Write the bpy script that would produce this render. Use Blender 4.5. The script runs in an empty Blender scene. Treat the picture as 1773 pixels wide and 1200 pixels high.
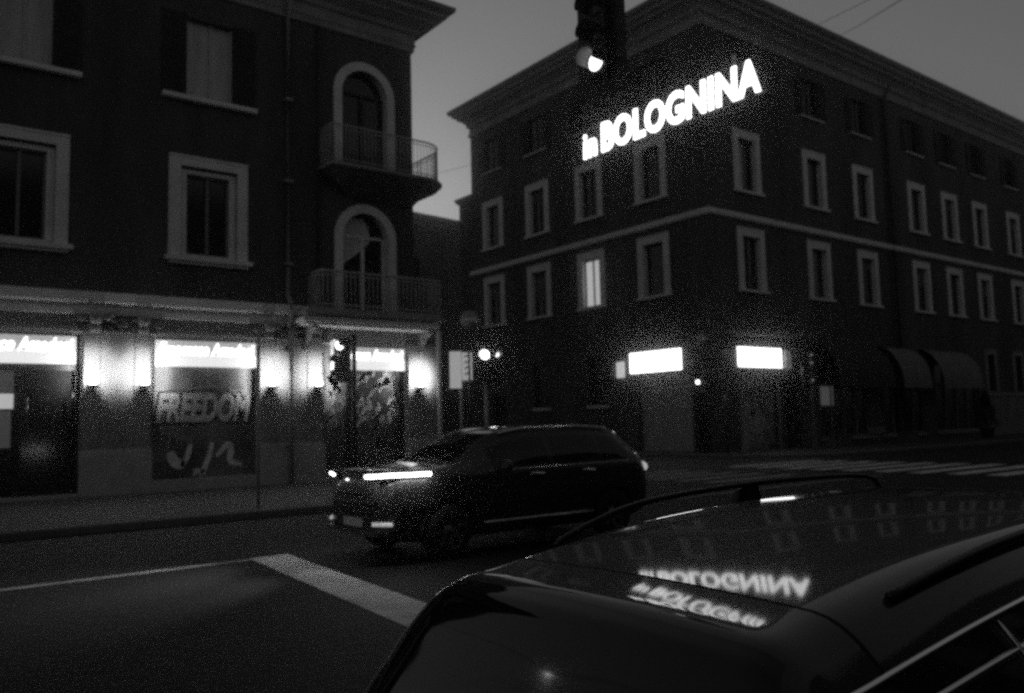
import bpy, math, random
import numpy as np
from mathutils import Matrix, Vector

# ------------------------------------------------------------------ camera, sky, sun, exposure
scene = bpy.context.scene
COL = scene.collection
random.seed(7)
R = math.radians

cd = bpy.data.cameras.new('camera')
cam = bpy.data.objects.new('camera', cd)
COL.objects.link(cam)
fw = Vector((0.60789011, 0.78882676, 0.090675))
rt = Vector((0.79323544, -0.60839481, -0.02516542))
up = Vector((-0.03531504, -0.08722443, 0.99556253))
cam.matrix_world = Matrix((
    (rt.x, up.x, -fw.x, 0.0), (rt.y, up.y, -fw.y, 0.0), (rt.z, up.z, -fw.z, 1.7), (0, 0, 0, 1)))
cd.sensor_fit = 'HORIZONTAL'
cd.sensor_width = 36.0
cd.lens = 1451.54 / 1773 * 36.0
cd.clip_start = 0.05
cd.clip_end = 2000
cd.dof.use_dof = True
cd.dof.focus_distance = 2.6
cd.dof.aperture_fstop = 3.0
scene.camera = cam

SUN_EL, SUN_ROT = 1.5, R(20)
w = bpy.data.worlds.new('World')
scene.world = w
w.use_nodes = True
nt = w.node_tree
bg = nt.nodes['Background']
sky = nt.nodes.new('ShaderNodeTexSky')
sky.sky_type = 'NISHITA'
sky.sun_disc = False
sky.sun_elevation = R(SUN_EL)
sky.sun_rotation = SUN_ROT
sky.air_density = 1.0
sky.dust_density = 2.0
bw = nt.nodes.new('ShaderNodeRGBToBW')
nt.links.new(sky.outputs[0], bw.inputs[0])
nt.links.new(bw.outputs[0], bg.inputs['Color'])
bg.inputs['Strength'].default_value = 0.15

sd = bpy.data.lights.new('sun', 'SUN')
sd.energy = 0.02
sd.angle = R(12)
so = bpy.data.objects.new('sun', sd)
COL.objects.link(so)
sdir = Vector((math.sin(SUN_ROT) * math.cos(R(8)), math.cos(SUN_ROT) * math.cos(R(8)), math.sin(R(8))))
so.rotation_euler = sdir.to_track_quat('Z', 'Y').to_euler()
so.location = (0, 0, 60)

scene.view_settings.view_transform = 'Standard'
scene.view_settings.look = 'None'
scene.view_settings.exposure = 0.0
scene.view_settings.gamma = 1.0
scene.render.engine = 'CYCLES'
cy = scene.cycles
cy.use_denoising = False
cy.pixel_filter_type = 'GAUSSIAN'
cy.filter_width = 2.6
cy.max_bounces = 5
cy.diffuse_bounces = 3
cy.glossy_bounces = 3
cy.sample_clamp_direct = 5.0
cy.sample_clamp_indirect = 0.8
cy.caustics_reflective = False
cy.caustics_refractive = False

# ------------------------------------------------------------------ materials (all greys: the photograph is black and white)
MATS = {}


def mat(name, v, rough=0.8, var=0.0, scale=2.0, coat=0.0, metal=0.0, emit=0.0, bump=0.0, spec=None, streak=False, detail=6):
    if name in MATS:
        return MATS[name]
    m = bpy.data.materials.new(name)
    m.use_nodes = True
    t = m.node_tree
    b = t.nodes['Principled BSDF']
    b.inputs['Base Color'].default_value = (v, v, v, 1)
    b.inputs['Roughness'].default_value = rough
    b.inputs['Metallic'].default_value = metal
    if spec is not None:
        b.inputs['Specular IOR Level'].default_value = spec
    if coat:
        b.inputs['Coat Weight'].default_value = coat
        b.inputs['Coat Roughness'].default_value = 0.055
    if emit:
        b.inputs['Emission Color'].default_value = (1, 1, 1, 1)
        b.inputs['Emission Strength'].default_value = emit
    if var or bump:
        tc = t.nodes.new('ShaderNodeTexCoord')
        mp = t.nodes.new('ShaderNodeMapping')
        t.links.new(tc.outputs['Object'], mp.inputs[0])
        if streak:
            mp.inputs['Scale'].default_value = (1, 1, 0.18)
        n = t.nodes.new('ShaderNodeTexNoise')
        n.inputs['Scale'].default_value = scale
        n.inputs['Detail'].default_value = detail
        n.inputs['Roughness'].default_value = 0.65
        t.links.new(mp.outputs[0], n.inputs['Vector'])
        if var:
            mr = t.nodes.new('ShaderNodeMapRange')
            mr.inputs['From Min'].default_value = 0.3
            mr.inputs['From Max'].default_value = 0.7
            mr.inputs['To Min'].default_value = v * (1 - var)
            mr.inputs['To Max'].default_value = v * (1 + var)
            t.links.new(n.outputs['Fac'], mr.inputs['Value'])
            cb = t.nodes.new('ShaderNodeCombineColor')
            for k in range(3):
                t.links.new(mr.outputs[0], cb.inputs[k])
            t.links.new(cb.outputs[0], b.inputs['Base Color'])
        if bump:
            n2 = t.nodes.new('ShaderNodeTexNoise')
            n2.inputs['Scale'].default_value = scale * 14
            n2.inputs['Detail'].default_value = 4
            t.links.new(tc.outputs['Object'], n2.inputs['Vector'])
            bp = t.nodes.new('ShaderNodeBump')
            bp.inputs['Strength'].default_value = bump
            bp.inputs['Distance'].default_value = 0.02
            t.links.new(n2.outputs['Fac'], bp.inputs['Height'])
            t.links.new(bp.outputs[0], b.inputs['Normal'])
    MATS[name] = m
    return m


M_WALL_R = mat('red_plaster', 0.075, 0.9, 0.5, 0.45, bump=0.4, streak=True)
M_WALL_L = mat('ochre_plaster', 0.068, 0.9, 0.45, 0.55, bump=0.4, streak=True)
M_TRIM = mat('pale_stone', 0.8, 0.85, 0.15, 1.3, bump=0.4)
M_TRIM2 = mat('grey_stone_cornice', 0.3, 0.85, 0.3, 1.0, bump=0.4)
M_STONE = mat('pilaster_stone', 0.28, 0.8, 0.2, 1.5, bump=0.5, streak=True)
M_PLINTH = mat('plinth_stone', 0.5, 0.8, 0.2, 2.5, bump=0.5)
M_ROOF = mat('roof_tiles', 0.06, 0.9, 0.3, 3.0, bump=0.6)
M_GUTTER = mat('dark_gutter', 0.05, 0.5)
M_GLASS = mat('dark_window_glass', 0.012, 0.12, spec=0.5)
M_WOOD = mat('window_joinery', 0.2, 0.7, 0.2, 4)
M_SHUT = mat('dark_shutter', 0.03, 0.8, 0.3, 5)
M_CURT = mat('pale_curtain', 0.55, 0.9, 0.2, 3, streak=True)
M_DARK = mat('black_interior', 0.012, 0.9)
M_IRON = mat('wrought_iron', 0.05, 0.5, 0.2, 10)
M_RAIL = mat('painted_railing', 0.5, 0.6, 0.2, 10)
M_PIPE = mat('zinc_downpipe', 0.3, 0.5, 0.25, 3, streak=True)
M_PIPE_D = mat('dark_downpipe', 0.03, 0.6)
M_ASPH = mat('asphalt', 0.011, 0.75, 0.5, 0.45, bump=0.55, spec=.3)
M_PAVE = mat('pavement_slabs', 0.05, 0.7, 0.25, 1.2, bump=0.5)
M_KERB = mat('kerb_stone', 0.14, 0.8, 0.2, 3, bump=0.4)
M_PAINT = mat('worn_road_paint', 0.82, 0.75, 0.38, 2.2, bump=0.5)
M_PAINT2 = mat('faded_road_paint', 0.36, 0.75, 0.45, 3.0, bump=0.5)
M_BLACK = mat('black_plastic', 0.015, 0.45)
M_METAL = mat('galvanised_post', 0.42, 0.55, 0.2, 6)
M_WHITE = mat('white_enamel', 0.85, 0.4)
M_RED = mat('red_enamel', 0.34, 0.4)
M_CAR = mat('black_car_paint', 0.035, 0.5, coat=1.0, spec=0.15)
M_CARG = mat('car_glass', 0.006, 0.04, spec=0.6)
M_SEAL = mat('rubber_seal', 0.008, 0.7, spec=0.2)
M_CHROME = mat('polished_trim', 0.9, 0.12, metal=1.0)
M_TYRE = mat('tyre_rubber', 0.02, 0.85)
M_RIM = mat('alloy_rim', 0.35, 0.35, metal=0.8)
M_LENS = mat('unlit_lens', 0.04, 0.2)
M_AWN = mat('striped_awning_cloth', 0.2, 0.85, 0.25, 3.0, streak=True)
M_AWN_D = mat('dark_awning_cloth', 0.035, 0.9, 0.25, 3.0)
M_LEAF = mat('evergreen_leaf', 0.03, 0.7)
M_POT = mat('clay_pot', 0.08, 0.8)
E_NEON = mat('lit_rope_letters', 0.9, 0.5, emit=2.8)
E_BOX = mat('lit_sign_panel', 0.8, 0.5, emit=2.4)
E_FACE = mat('lit_shop_fascia', 0.8, 0.5, emit=0.3)
E_STRIP = mat('lit_shop_lower_strip', 0.8, 0.5, emit=0.8)
E_LETTER = mat('lit_shop_letters', 0.8, 0.5, emit=2.6)
M_SUB = mat('grey_small_print', 0.5, 0.5, emit=0.62)
E_LAMP = mat('lamp_glass', 0.9, 0.5, emit=40.0)
E_SIG = mat('lit_signal_lens', 0.9, 0.5, emit=14.0)
E_SIG2 = mat('lit_signal_lens_dim', 0.9, 0.5, emit=1.6)
E_DRL = mat('lit_headlamp_strip', 0.9, 0.5, emit=22.0)
E_WIN = mat('lit_curtain', 0.8, 0.8, emit=0.42)
E_BOARD = mat('board_added_glow', 0.8, 0.6, emit=0.28)  # the boards are no lamps; their brightness is painted in as glow
E_DIM = mat('poster_added_glow', 0.6, 0.6, emit=0.05)  # for the poster: a faint glow put into its material
E_INT = mat('lit_interior_panel', 0.7, 0.6, emit=0.3)

# ------------------------------------------------------------------ helpers
Z3 = Vector((0, 0, 0))


class MB:
    """collects faces and links them as one mesh"""

    def __init__(self):
        self.v, self.f, self.s = [], [], []

    def add(self, vs, fs, smooth=False):
        o = len(self.v)
        self.v += [tuple(p) for p in vs]
        self.f += [tuple(i + o for i in f) for f in fs]
        self.s += [smooth] * len(fs)
        return self

    def quad(self, a, b, c, d):
        return self.add([a, b, c, d], [(0, 1, 2, 3)])

    def box(self, x0, x1, y0, y1, z0, z1):
        vs = [(x, y, z) for z in (z0, z1) for y in (y0, y1) for x in (x0, x1)]
        return self.add(vs, [(0, 2, 3, 1), (4, 5, 7, 6), (0, 1, 5, 4), (2, 6, 7, 3), (0, 4, 6, 2), (1, 3, 7, 5)])

    def prism(self, poly, y0, y1):
        """poly in xz, extruded in y (poly counter-clockwise seen from -y)"""
        n = len(poly)
        vs = [(p[0], y0, p[1]) for p in poly] + [(p[0], y1, p[1]) for p in poly]
        fs = [tuple(range(n)), tuple(range(2 * n - 1, n - 1, -1))]
        fs += [(i, i + n, (i + 1) % n + n, (i + 1) % n) for i in range(n)]
        return self.add(vs, fs)

    def slab(self, poly, z0, z1):
        n = len(poly)
        vs = [(p[0], p[1], z0) for p in poly] + [(p[0], p[1], z1) for p in poly]
        fs = [tuple(range(n - 1, -1, -1)), tuple(range(n, 2 * n))]
        fs += [(i, (i + 1) % n, (i + 1) % n + n, i + n) for i in range(n)]
        return self.add(vs, fs)

    def tube(self, pts, r, n=8, closed=False, flat=1.0):
        pts = [Vector(p) for p in pts]
        rs = r if isinstance(r, (list, tuple)) else [r] * len(pts)
        vs, fs = [], []
        for i, p in enumerate(pts):
            a = pts[max(i - 1, 0)]
            b = pts[min(i + 1, len(pts) - 1)]
            d = (b - a).normalized()
            u = d.cross(Vector((0, 0, 1)))
            if u.length < 1e-3:
                u = Vector((1, 0, 0))
            u.normalize()
            w_ = u.cross(d).normalized()
            for k in range(n):
                t = 2 * math.pi * k / n
                vs.append(p + u * math.cos(t) * rs[i] * flat + w_ * math.sin(t) * rs[i])
        for i in range(len(pts) - 1):
            for k in range(n):
                fs.append((i * n + k, i * n + (k + 1) % n, (i + 1) * n + (k + 1) % n, (i + 1) * n + k))
        fs.append(tuple(range(n - 1, -1, -1)))
        fs.append(tuple((len(pts) - 1) * n + k for k in range(n)))
        return self.add(vs, fs, True)

    def lathe(self, prof, c=(0, 0, 0), axis='z', n=20, a0=0.0, a1=2 * math.pi):
        """prof: list of (radius, height)"""
        vs, fs = [], []
        full = abs(a1 - a0 - 2 * math.pi) < 1e-6
        m = n if full else n + 1
        for (r, h) in prof:
            for k in range(m):
                t = a0 + (a1 - a0) * k / n
                a, b = r * math.cos(t), r * math.sin(t)
                q = {'z': (a, b, h), 'x': (h, a, b), 'y': (a, h, b)}[axis]
                vs.append((c[0] + q[0], c[1] + q[1], c[2] + q[2]))
        for i in range(len(prof) - 1):
            for k in range(n):
                k2 = (k + 1) % m if full else k + 1
                fs.append((i * m + k, i * m + k2, (i + 1) * m + k2, (i + 1) * m + k))
        return self.add(vs, fs, True)

    def ball(self, c, r, n=12, sq=(1, 1, 1)):
        pr = [(math.sin(math.pi * k / 8) * r, -math.cos(math.pi * k / 8) * r) for k in range(9)]
        o = len(self.v)
        self.lathe([(max(a, 1e-4), b) for a, b in pr], (0, 0, 0), 'z', n)
        for i in range(o, len(self.v)):
            p = self.v[i]
            self.v[i] = (c[0] + p[0] * sq[0], c[1] + p[1] * sq[1], c[2] + p[2] * sq[2])
        return self

    def mesh(self, name, m):
        me = bpy.data.meshes.new(name)
        me.from_pydata(self.v, [], self.f)
        me.polygons.foreach_set('use_smooth', self.s)
        me.update()
        if m:
            me.materials.append(m)
        return me

    def build(self, name, m, parent=None, loc=(0, 0, 0), rot=0.0):
        return place(name, self.mesh(name, m), parent, loc, rot)


def place(name, me, parent=None, loc=(0, 0, 0), rot=0.0):
    o = bpy.data.objects.new(name, me)
    COL.objects.link(o)
    o.location = loc
    o.rotation_euler = (0, 0, rot)
    if parent:
        o.parent = parent
    return o


def thing(name, label, cat, loc=(0, 0, 0), rot=0.0, group=None):
    o = bpy.data.objects.new(name, None)
    COL.objects.link(o)
    o.location = loc
    o.rotation_euler = (0, 0, rot)
    o.empty_display_size = 0.2
    tag(o, label, cat, group)
    return o


def tag(o, label=None, cat=None, group=None, kind=None):
    if label:
        o['label'] = label
    if cat:
        o['category'] = cat
    if group:
        o['group'] = group
    if kind:
        o['kind'] = kind
    return o


def text_mesh(body, size, depth=0.01, offset=0.0, shear=0.0, sx=1.0, spacing=1.0, align='LEFT'):
    """text standing in the xz plane, facing -y"""
    c = bpy.data.curves.new('text', 'FONT')
    c.body = body
    c.size = size
    c.extrude = depth
    c.offset = offset
    c.shear = shear
    c.space_character = spacing
    c.align_x = align
    c.resolution_u = 4
    o = bpy.data.objects.new('text', c)
    COL.objects.link(o)
    dg = bpy.context.evaluated_depsgraph_get()
    me = bpy.data.meshes.new_from_object(o.evaluated_get(dg))
    bpy.data.objects.remove(o)
    me.transform(Matrix(((sx, 0, 0, 0), (0, 0, -1, 0), (0, 1, 0, 0), (0, 0, 0, 1))))
    return me


def ext(me):
    xs = [v.co.x for v in me.vertices]
    zs = [v.co.z for v in me.vertices]
    return min(xs), max(xs), min(zs), max(zs)


def fit_text(body, w_, h_, depth=0.01, offset=0.0, shear=0.0, x0=0.0, z0=0.0, spacing=1.0, y=0.0):
    """text stretched to a box w_ x h_ with its lower left at x0,z0"""
    me = text_mesh(body, 1.0, depth, offset, shear, 1.0, spacing)
    a, b, c, d = ext(me)
    for v in me.vertices:
        v.co.x = x0 + (v.co.x - a) / (b - a) * w_
        v.co.z = z0 + (v.co.z - c) / (d - c) * h_
        v.co.y += y
    me.update()
    return me


def with_mat(me, m):
    me.materials.clear()
    me.materials.append(m)
    return me


def sweep(path, prof, closed_ends=True):
    """profile (out, z) swept along an xy path with mitred corners; outward is the right-hand side reversed: left of travel is inside"""
    mb = MB()
    P = [Vector((p[0], p[1])) for p in path]
    n = len(prof)
    for i, p in enumerate(P):
        def nrm(a, b):
            d = (b - a).normalized()
            return Vector((d.y, -d.x))
        if i == 0:
            o = nrm(P[0], P[1])
        elif i == len(P) - 1:
            o = nrm(P[-2], P[-1])
        else:
            a, b = nrm(P[i - 1], P[i]), nrm(P[i], P[i + 1])
            o = (a + b) / (1 + a.dot(b))
        mb.v += [(p.x + o.x * q[0], p.y + o.y * q[0], q[1]) for q in prof]
    for i in range(len(P) - 1):
        for k in range(n):
            k2 = (k + 1) % n
            mb.f.append((i * n + k, (i + 1) * n + k, (i + 1) * n + k2, i * n + k2))
            mb.s.append(False)
    mb.f.append(tuple(range(n)))
    mb.f.append(tuple((len(P) - 1) * n + k for k in range(n - 1, -1, -1)))
    mb.s += [False, False]
    return mb


def facade(s0, s1, z0, z1, openings, depth=0.3, arches=()):
    """front skin of a wall in the xz plane facing -y, with real openings and their reveals.
    openings: (x0, x1, z0, z1); arches: the same plus springing height, semicircular head"""
    mb = MB()
    ops = [tuple(o) for o in openings] + [(a[0], a[1], a[2], a[3]) for a in arches]
    xs = sorted({s0, s1} | {max(s0, min(s1, v)) for o in ops for v in o[:2]})
    zs = sorted({z0, z1} | {max(z0, min(z1, v)) for o in ops for v in o[2:4]})
    for i in range(len(xs) - 1):
        for j in range(len(zs) - 1):
            cx, cz = (xs[i] + xs[i + 1]) / 2, (zs[j] + zs[j + 1]) / 2
            if any(o[0] < cx < o[1] and o[2] < cz < o[3] for o in ops):
                continue
            mb.quad((xs[i], 0, zs[j]), (xs[i + 1], 0, zs[j]), (xs[i + 1], 0, zs[j + 1]), (xs[i], 0, zs[j + 1]))
    for (a, b, c, d) in openings:
        D_ = depth
        mb.quad((a, 0, c), (a, 0, d), (a, D_, d), (a, D_, c))
        mb.quad((b, 0, d), (b, 0, c), (b, D_, c), (b, D_, d))
        mb.quad((a, 0, d), (b, 0, d), (b, D_, d), (a, D_, d))
        mb.quad((b, 0, c), (a, 0, c), (a, D_, c), (b, D_, c))
    for (a, b, c, d) in arches:
        r = (b - a) / 2
        m = (a + b) / 2
        zc = d - r
        N = 16
        arc = [(m - r * math.cos(math.pi * k / N), zc + r * math.sin(math.pi * k / N)) for k in range(N + 1)]
        for k in range(N):
            corner = (a, d) if k < N // 2 else (b, d)
            p, q = arc[k], arc[k + 1]
            mb.add([(p[0], 0, p[1]), (q[0], 0, q[1]), (corner[0], 0, corner[1])], [(0, 1, 2)])
            mb.quad((p[0], 0, p[1]), (q[0], 0, q[1]), (q[0], depth, q[1]), (p[0], depth, p[1]))
        mb.quad((a, 0, c), (a, 0, zc), (a, depth, zc), (a, depth, c))
        mb.quad((b, 0, zc), (b, 0, c), (b, depth, c), (b, depth, zc))
        mb.quad((b, 0, c), (a, 0, c), (a, depth, c), (b, depth, c))
    return mb


def frame_mb(w_, h_, fw_, top, proj=0.05, bottom=0.0):
    """rectangular stone surround, origin bottom centre of outer outline"""
    mb = MB()
    x = w_ / 2
    mb.box(-x, -x + fw_, -proj, 0.0, 0, h_)
    mb.box(x - fw_, x, -proj, 0.0, 0, h_)
    mb.box(-x + fw_, x - fw_, -proj, 0.0, h_ - top, h_)
    # inner moulding, a little prouder
    e = 0.05
    mb.box(-x - e, -x, -proj * 0.6, 0.0, 0, h_)
    mb.box(x, x + e, -proj * 0.6, 0.0, 0, h_)
    mb.box(-x - e, x + e, -proj * 1.3, 0.0, h_ + 0.002, h_ + 0.06)
    return mb


def sill_mb(w_, proj=0.16):
    return MB().box(-w_ / 2, w_ / 2, -proj, 0.0, -0.13, 0.0)


# ------------------------------------------------------------------ ground
GZ = -0.0
ground = MB().quad((-120, -60, GZ), (260, -60, GZ), (260, 320, GZ), (-120, 320, GZ)).build('road', M_ASPH)
tag(ground, kind='structure')


def round_corner(pts_before, c, r, a0, a1, n=8):
    return [(c[0] + r * math.cos(a0 + (a1 - a0) * k / n), c[1] + r * math.sin(a0 + (a1 - a0) * k / n)) for k in range(n + 1)]


def pavement(name, poly, edge):
    p = MB().slab(poly, -0.2, 0.12).build(name, M_PAVE)
    tag(p, kind='structure')
    k = sweep(edge, [(0.0, -0.1), (0.26, -0.1), (0.26, 0.11), (0.235, 0.135), (0.0, 0.135)]).build('kerb', M_KERB)
    tag(k, kind='structure')


# left pavement: the kerb runs at y=16 and turns up the side street at x=16.4
edgeL = [(-40, 16.2)] + round_corner(None, (13.6, 19.0), 2.8, -math.pi / 2, 0) + [(16.4, 140)]
pavement('pavement', edgeL + [(-40, 140)], edgeL)
edgeR = [(29.0, 140)] + round_corner(None, (32.0, 22.6), 3.0, math.pi, 1.5 * math.pi) + [(200, 19.6)]
pavement('pavement', edgeR + [(200, 140)], edgeR)

mk = 0.004
m = MB()
m.quad((-14, 10.86, mk), (4.05, 10.9, mk), (4.05, 11.07, mk), (-14, 11.07, mk))
tag(m.build('road_marking', M_PAINT2), kind='structure')
m = MB()
m.quad((3.6, 5.2, mk), (4.18, 5.2, mk), (4.6, 11.1, mk), (4.08, 11.1, mk))
tag(m.build('road_marking', M_PAINT), kind='structure')
m = MB()
yy = 4.4
while yy < 18.6:
    m.quad((23.6, yy, mk), (28.6, yy - 0.15, mk), (28.6, yy + 0.37, mk), (23.6, yy + 0.52, mk))
    yy += 1.06
tag(m.build('zebra_crossing', M_PAINT), kind='structure')
m = MB()
for i in range(6):
    m.quad((17.6 + i * 0.0, 13.4 + i * 1.0, mk), (21.4, 13.4 + i * 1.0, mk), (21.4, 13.8 + i * 1.0, mk), (17.6, 13.8 + i * 1.0, mk))
m.quad((12.0, 12.2, mk), (22.5, 12.4, mk), (22.5, 12.52, mk), (12.0, 12.34, mk))
tag(m.build('road_marking', M_PAINT2), kind='structure')

# ------------------------------------------------------------------ corner building on the right
CX, CY = 30.91, 24.79
RB = thing('corner_building', 'dark four-storey corner building with pale window surrounds and a heavy eaves cornice', 'building', (CX, CY, 0))
RA = R(-90)
A_LEN, B_LEN = 19.25, 120.0
A_W = [-16.97, -12.56, -8.12, -3.57]          # window centres on the side-street front (s = distance from corner)
B_W = [3.10, 8.93, 13.78, 19.90, 24.18, 28.50, 33.75, 39.2, 44.6, 50.0]
ops_in = 1.42
opA, opB = [], []
for s in A_W:
    opA += [(s - .68, s + .68, 12.78, 15.32), (s - .68, s + .68, 7.88, 10.42), (s - .75, s + .75, 17.62, 19.75)]
for s in B_W:
    opB += [(s - .68, s + .68, 12.78, 15.32), (s - .68, s + .68, 7.88, 10.42), (s - .75, s + .75, 17.62, 19.75)]
# ground floor openings
opA += [(-8.55, -7.2, 2.5, 4.95), (-13.25, -11.9, 2.5, 4.95), (-4.85, -1.5, 0.12, 3.95), (-1.3, -0.45, 0.12, 3.6), (-17.4, -16.0, 0.12, 3.4)]
opB += [(1.75, 4.55, 0.12, 3.85), (5.2, 6.6, 0.12, 3.6), (8.3, 13.0, 0.5, 4.6), (14.6, 19.2, 0.5, 4.6), (20.6, 26.4, 0.5, 4.6),
        (27.95, 29.1, 3.05, 5.5), (32.2, 33.35, 3.05, 5.5), (37.5, 38.7, 3.05, 5.5)]
facade(-A_LEN, 0, 0, 22.0, opA).build('wall', M_WALL_R, RB, (0, 0, 0), RA)
facade(0, B_LEN, 0, 22.0, opB).build('wall', M_WALL_R, RB, (0, 0, 0), 0)
MB().quad((0, A_LEN, 0), (60, A_LEN, 0), (60, A_LEN, 22), (0, A_LEN, 22)).build('wall', M_WALL_R, RB)
path = [(60, A_LEN), (0, A_LEN), (0, 0), (B_LEN, 0)]
corn = [(0, 20.42), (.10, 20.46), (.10, 20.66), (.05, 20.7), (.05, 21.05), (.17, 21.10), (.2, 21.3), (.42, 21.55), (.62, 21.62), (.64, 21.78), (.86, 21.84), (.9, 22.0), (0, 22.0)]
sweep(path, corn).build('cornice', M_TRIM2, RB)
sweep(path, [(.9, 21.98), (1.02, 22.02), (1.1, 22.12), (1.1, 22.3), (1.0, 22.36), (0.2, 22.36), (0.2, 21.98)]).build('gutter', M_GUTTER, RB)
band = [(0, 11.2), (.1, 11.22), (.15, 11.3), (.15, 11.5), (.06, 11.55), (0, 11.56)]
sweep(path, band).build('string_course', M_TRIM, RB)
rf = MB()
rz, rh = 22.34, 26.0
rf.add([(-1.0, -1.0, rz), (B_LEN, -1.0, rz), (B_LEN, A_LEN + 1, rz), (-1.0, A_LEN + 1, rz), (9.5, 9.6, rh), (B_LEN, 9.6, rh)],
       [(0, 1, 5, 4), (0, 4, 3), (3, 4, 5, 2)])
rf.build('roof', M_ROOF, RB)
# dentil-like shadow blocks under the trim: short consoles
cb = MB()
for i in range(40):
    s = -A_LEN + 0.25 + i * 0.48
    cb.box(-0.14, 0.0, -s - .07, -s + .07, 20.98, 21.1)
for i in range(110):
    s = 0.3 + i * 0.48
    cb.box(s - .07, s + .07, -0.14, 0.0, 20.98, 21.1)
cb.build('dentil_course', M_TRIM2, RB)

me_frame = frame_mb(2.06, 3.0, .34, .36, 0.06).mesh('window', M_TRIM)
me_sill = sill_mb(2.3).mesh('sill', M_TRIM)
me_rev = MB()
for sx in (-1, 1):
    me_rev.box(min(sx * .66, sx * .679), max(sx * .66, sx * .679), -0.02, 0.29, 0.0, 2.64)
me_rev.box(-.66, .66, -0.02, 0.29, 2.62, 2.639)
me_rev = me_rev.mesh('reveal', M_TRIM)
me_pane = MB().box(-.7, .7, .26, .30, 0.0, 2.7).mesh('pane', M_GLASS)
jb = MB()
jb.box(-.655, -.60, .18, .25, 0.0, 2.61).box(.60, .655, .18, .25, 0.0, 2.61).box(-.60, .60, .18, .25, 2.54, 2.61).box(-.60, .60, .18, .25, 0.0, .07).box(-.04, .04, .17, .25, .07, 2.54)
me_join = jb.mesh('casement', M_WOOD)
cur = MB()
cur.box(-.6, -.08, .225, .255, .07, 2.54)
me_cur = cur.mesh('curtain', M_CURT)
cur = MB()
cur.box(-.6, -.05, .225, .255, .07, 2.54).box(.05, .6, .225, .255, .07, 2.54)
me_lit = cur.mesh('curtain', E_WIN)


def r_window(s, z, rot, extra=None, side_light=False):
    loc = (s, 0, z) if rot == 0 else (0, -s, z)
    f = place('window', me_frame, RB, loc, rot)
    place('sill', me_sill, f)
    place('reveal', me_rev, f)
    place('pane', me_pane, f)
    if extra != 'blank':
        place('casement', me_join, f)
    if extra == 'lit':
        place('curtain', me_lit, f)
        f['label'] = 'window with lit curtains'
    if extra == 'curtain':
        place('curtain', me_cur, f)
        f['label'] = 'window with a pale blind behind one half'
    h_ = {0: 0, 1: .9, 2: 0, 3: 1.6, 4: 0, 5: .5, 6: 0}[int(abs(s) * 7.3 + z * 3.1) % 7]
    if extra is None and h_:
        MB().box(-.6, .6, .205, .222, 2.54 - h_, 2.54).build('blind', mat('lowered_blind', .11, .8, .2, 4), f)
    return f


for i, s in enumerate(A_W):
    r_window(s, 12.72, RA, 'blank' if i in (0, 3) else None)
    r_window(s, 7.82, RA, 'lit' if i == 2 else ('blank' if i == 3 else None))
for i, s in enumerate(B_W):
    r_window(s, 12.72, 0, 'curtain' if i == 0 else ('blank' if i == 1 else None))
    r_window(s, 7.82, 0, 'blank' if i == 1 else None)
# top floor: no surrounds, dark louvred shutters folded back, thin sill
me_shut = []
for sx in (-1, 1):
    sh = MB()
    a, b = sorted((sx * .755, sx * 1.42))
    sh.box(a, b, -.06, -.015, .02, 2.12)
    for k in range(22):
        sh.box(a + .05, b - .05, -.072, -.06, .1 + k * .09, .14 + k * .09)
    me_shut.append(sh.mesh('shutter', M_SHUT))
me_tsill = MB().box(-1.1, 1.1, -.14, 0, -.08, 0.0).mesh('sill', M_TRIM)
me_tpane = MB().box(-.76, .76, .2, .24, 0, 2.15).mesh('pane', M_GLASS)
me_tj = MB().box(-.745, -.69, .14, .195, 0, 2.12).box(.69, .745, .14, .195, 0, 2.12).box(-.69, .69, .14, .195, 2.06, 2.12).box(-.03, .03, .14, .195, 0, 2.06).mesh('window', M_SHUT)
for rot, W in ((RA, A_W), (0, B_W)):
    for i, s in enumerate(W):
        loc = (s, 0, 17.62) if rot == 0 else (0, -s, 17.62)
        f = place('window', me_tj, RB, loc, rot)
        place('sill', me_tsill, f)
        place('pane', me_tpane, f)
        if not (rot == 0 and i == 0):
            for q in me_shut:
                place('shutter', q, f)
        if rot == 0 and i == 0:
            MB().box(-.74, -.3, .10, .135, .03, 2.05).build('blind', M_WHITE, f)
# ground-floor windows with sills
for rot, s, z, w_, h_ in ((RA, -7.87, 2.5, 1.35, 2.45), (RA, -12.57, 2.5, 1.35, 2.45)):
    loc = (0, -s, z)
    f = frame_mb(w_ + .24, h_ + .1, .12, .1, .03).build('window', M_WALL_R, RB, loc, rot)
    MB().box(-w_ / 2, w_ / 2, .2, .24, 0, h_).build('pane', M_GLASS, f)
    MB().box(-w_ / 2 - .12, w_ / 2 + .12, -.16, 0, -.14, 0).build('sill', M_TRIM, f)
    g = MB()
    for k in range(7):
        x = -w_ / 2 + .1 + k * (w_ - .2) / 6
        g.box(x - .012, x + .012, .04, .065, 0, h_)
    for k in (1, 2):
        g.box(-w_ / 2, w_ / 2, .035, .04, h_ * k / 3 - .012, h_ * k / 3 + .012)
    g.build('window_bars', M_IRON, f)
for s in (28.52, 32.78, 38.1):
    f = frame_mb(1.7, 2.75, .27, .27, .05).build('window', M_TRIM2, RB, (s, 0, 2.98))
    MB().box(-.6, .6, .2, .24, 0, 2.5).build('pane', M_GLASS, f)
    MB().box(-.03, .03, .16, .2, 0, 2.5).build('casement', M_WOOD, f)
sweep([(26.9, 0), (60, 0)], [(0, 2.65), (.1, 2.68), (.12, 2.85), (0, 2.9)]).build('string_course', M_TRIM2, RB)
MB().box(27.0, 60, -.04, 0, .12, 2.62).build('plinth', mat('pale_plinth_render', .2, .85, .25, 1.2), RB)
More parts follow.
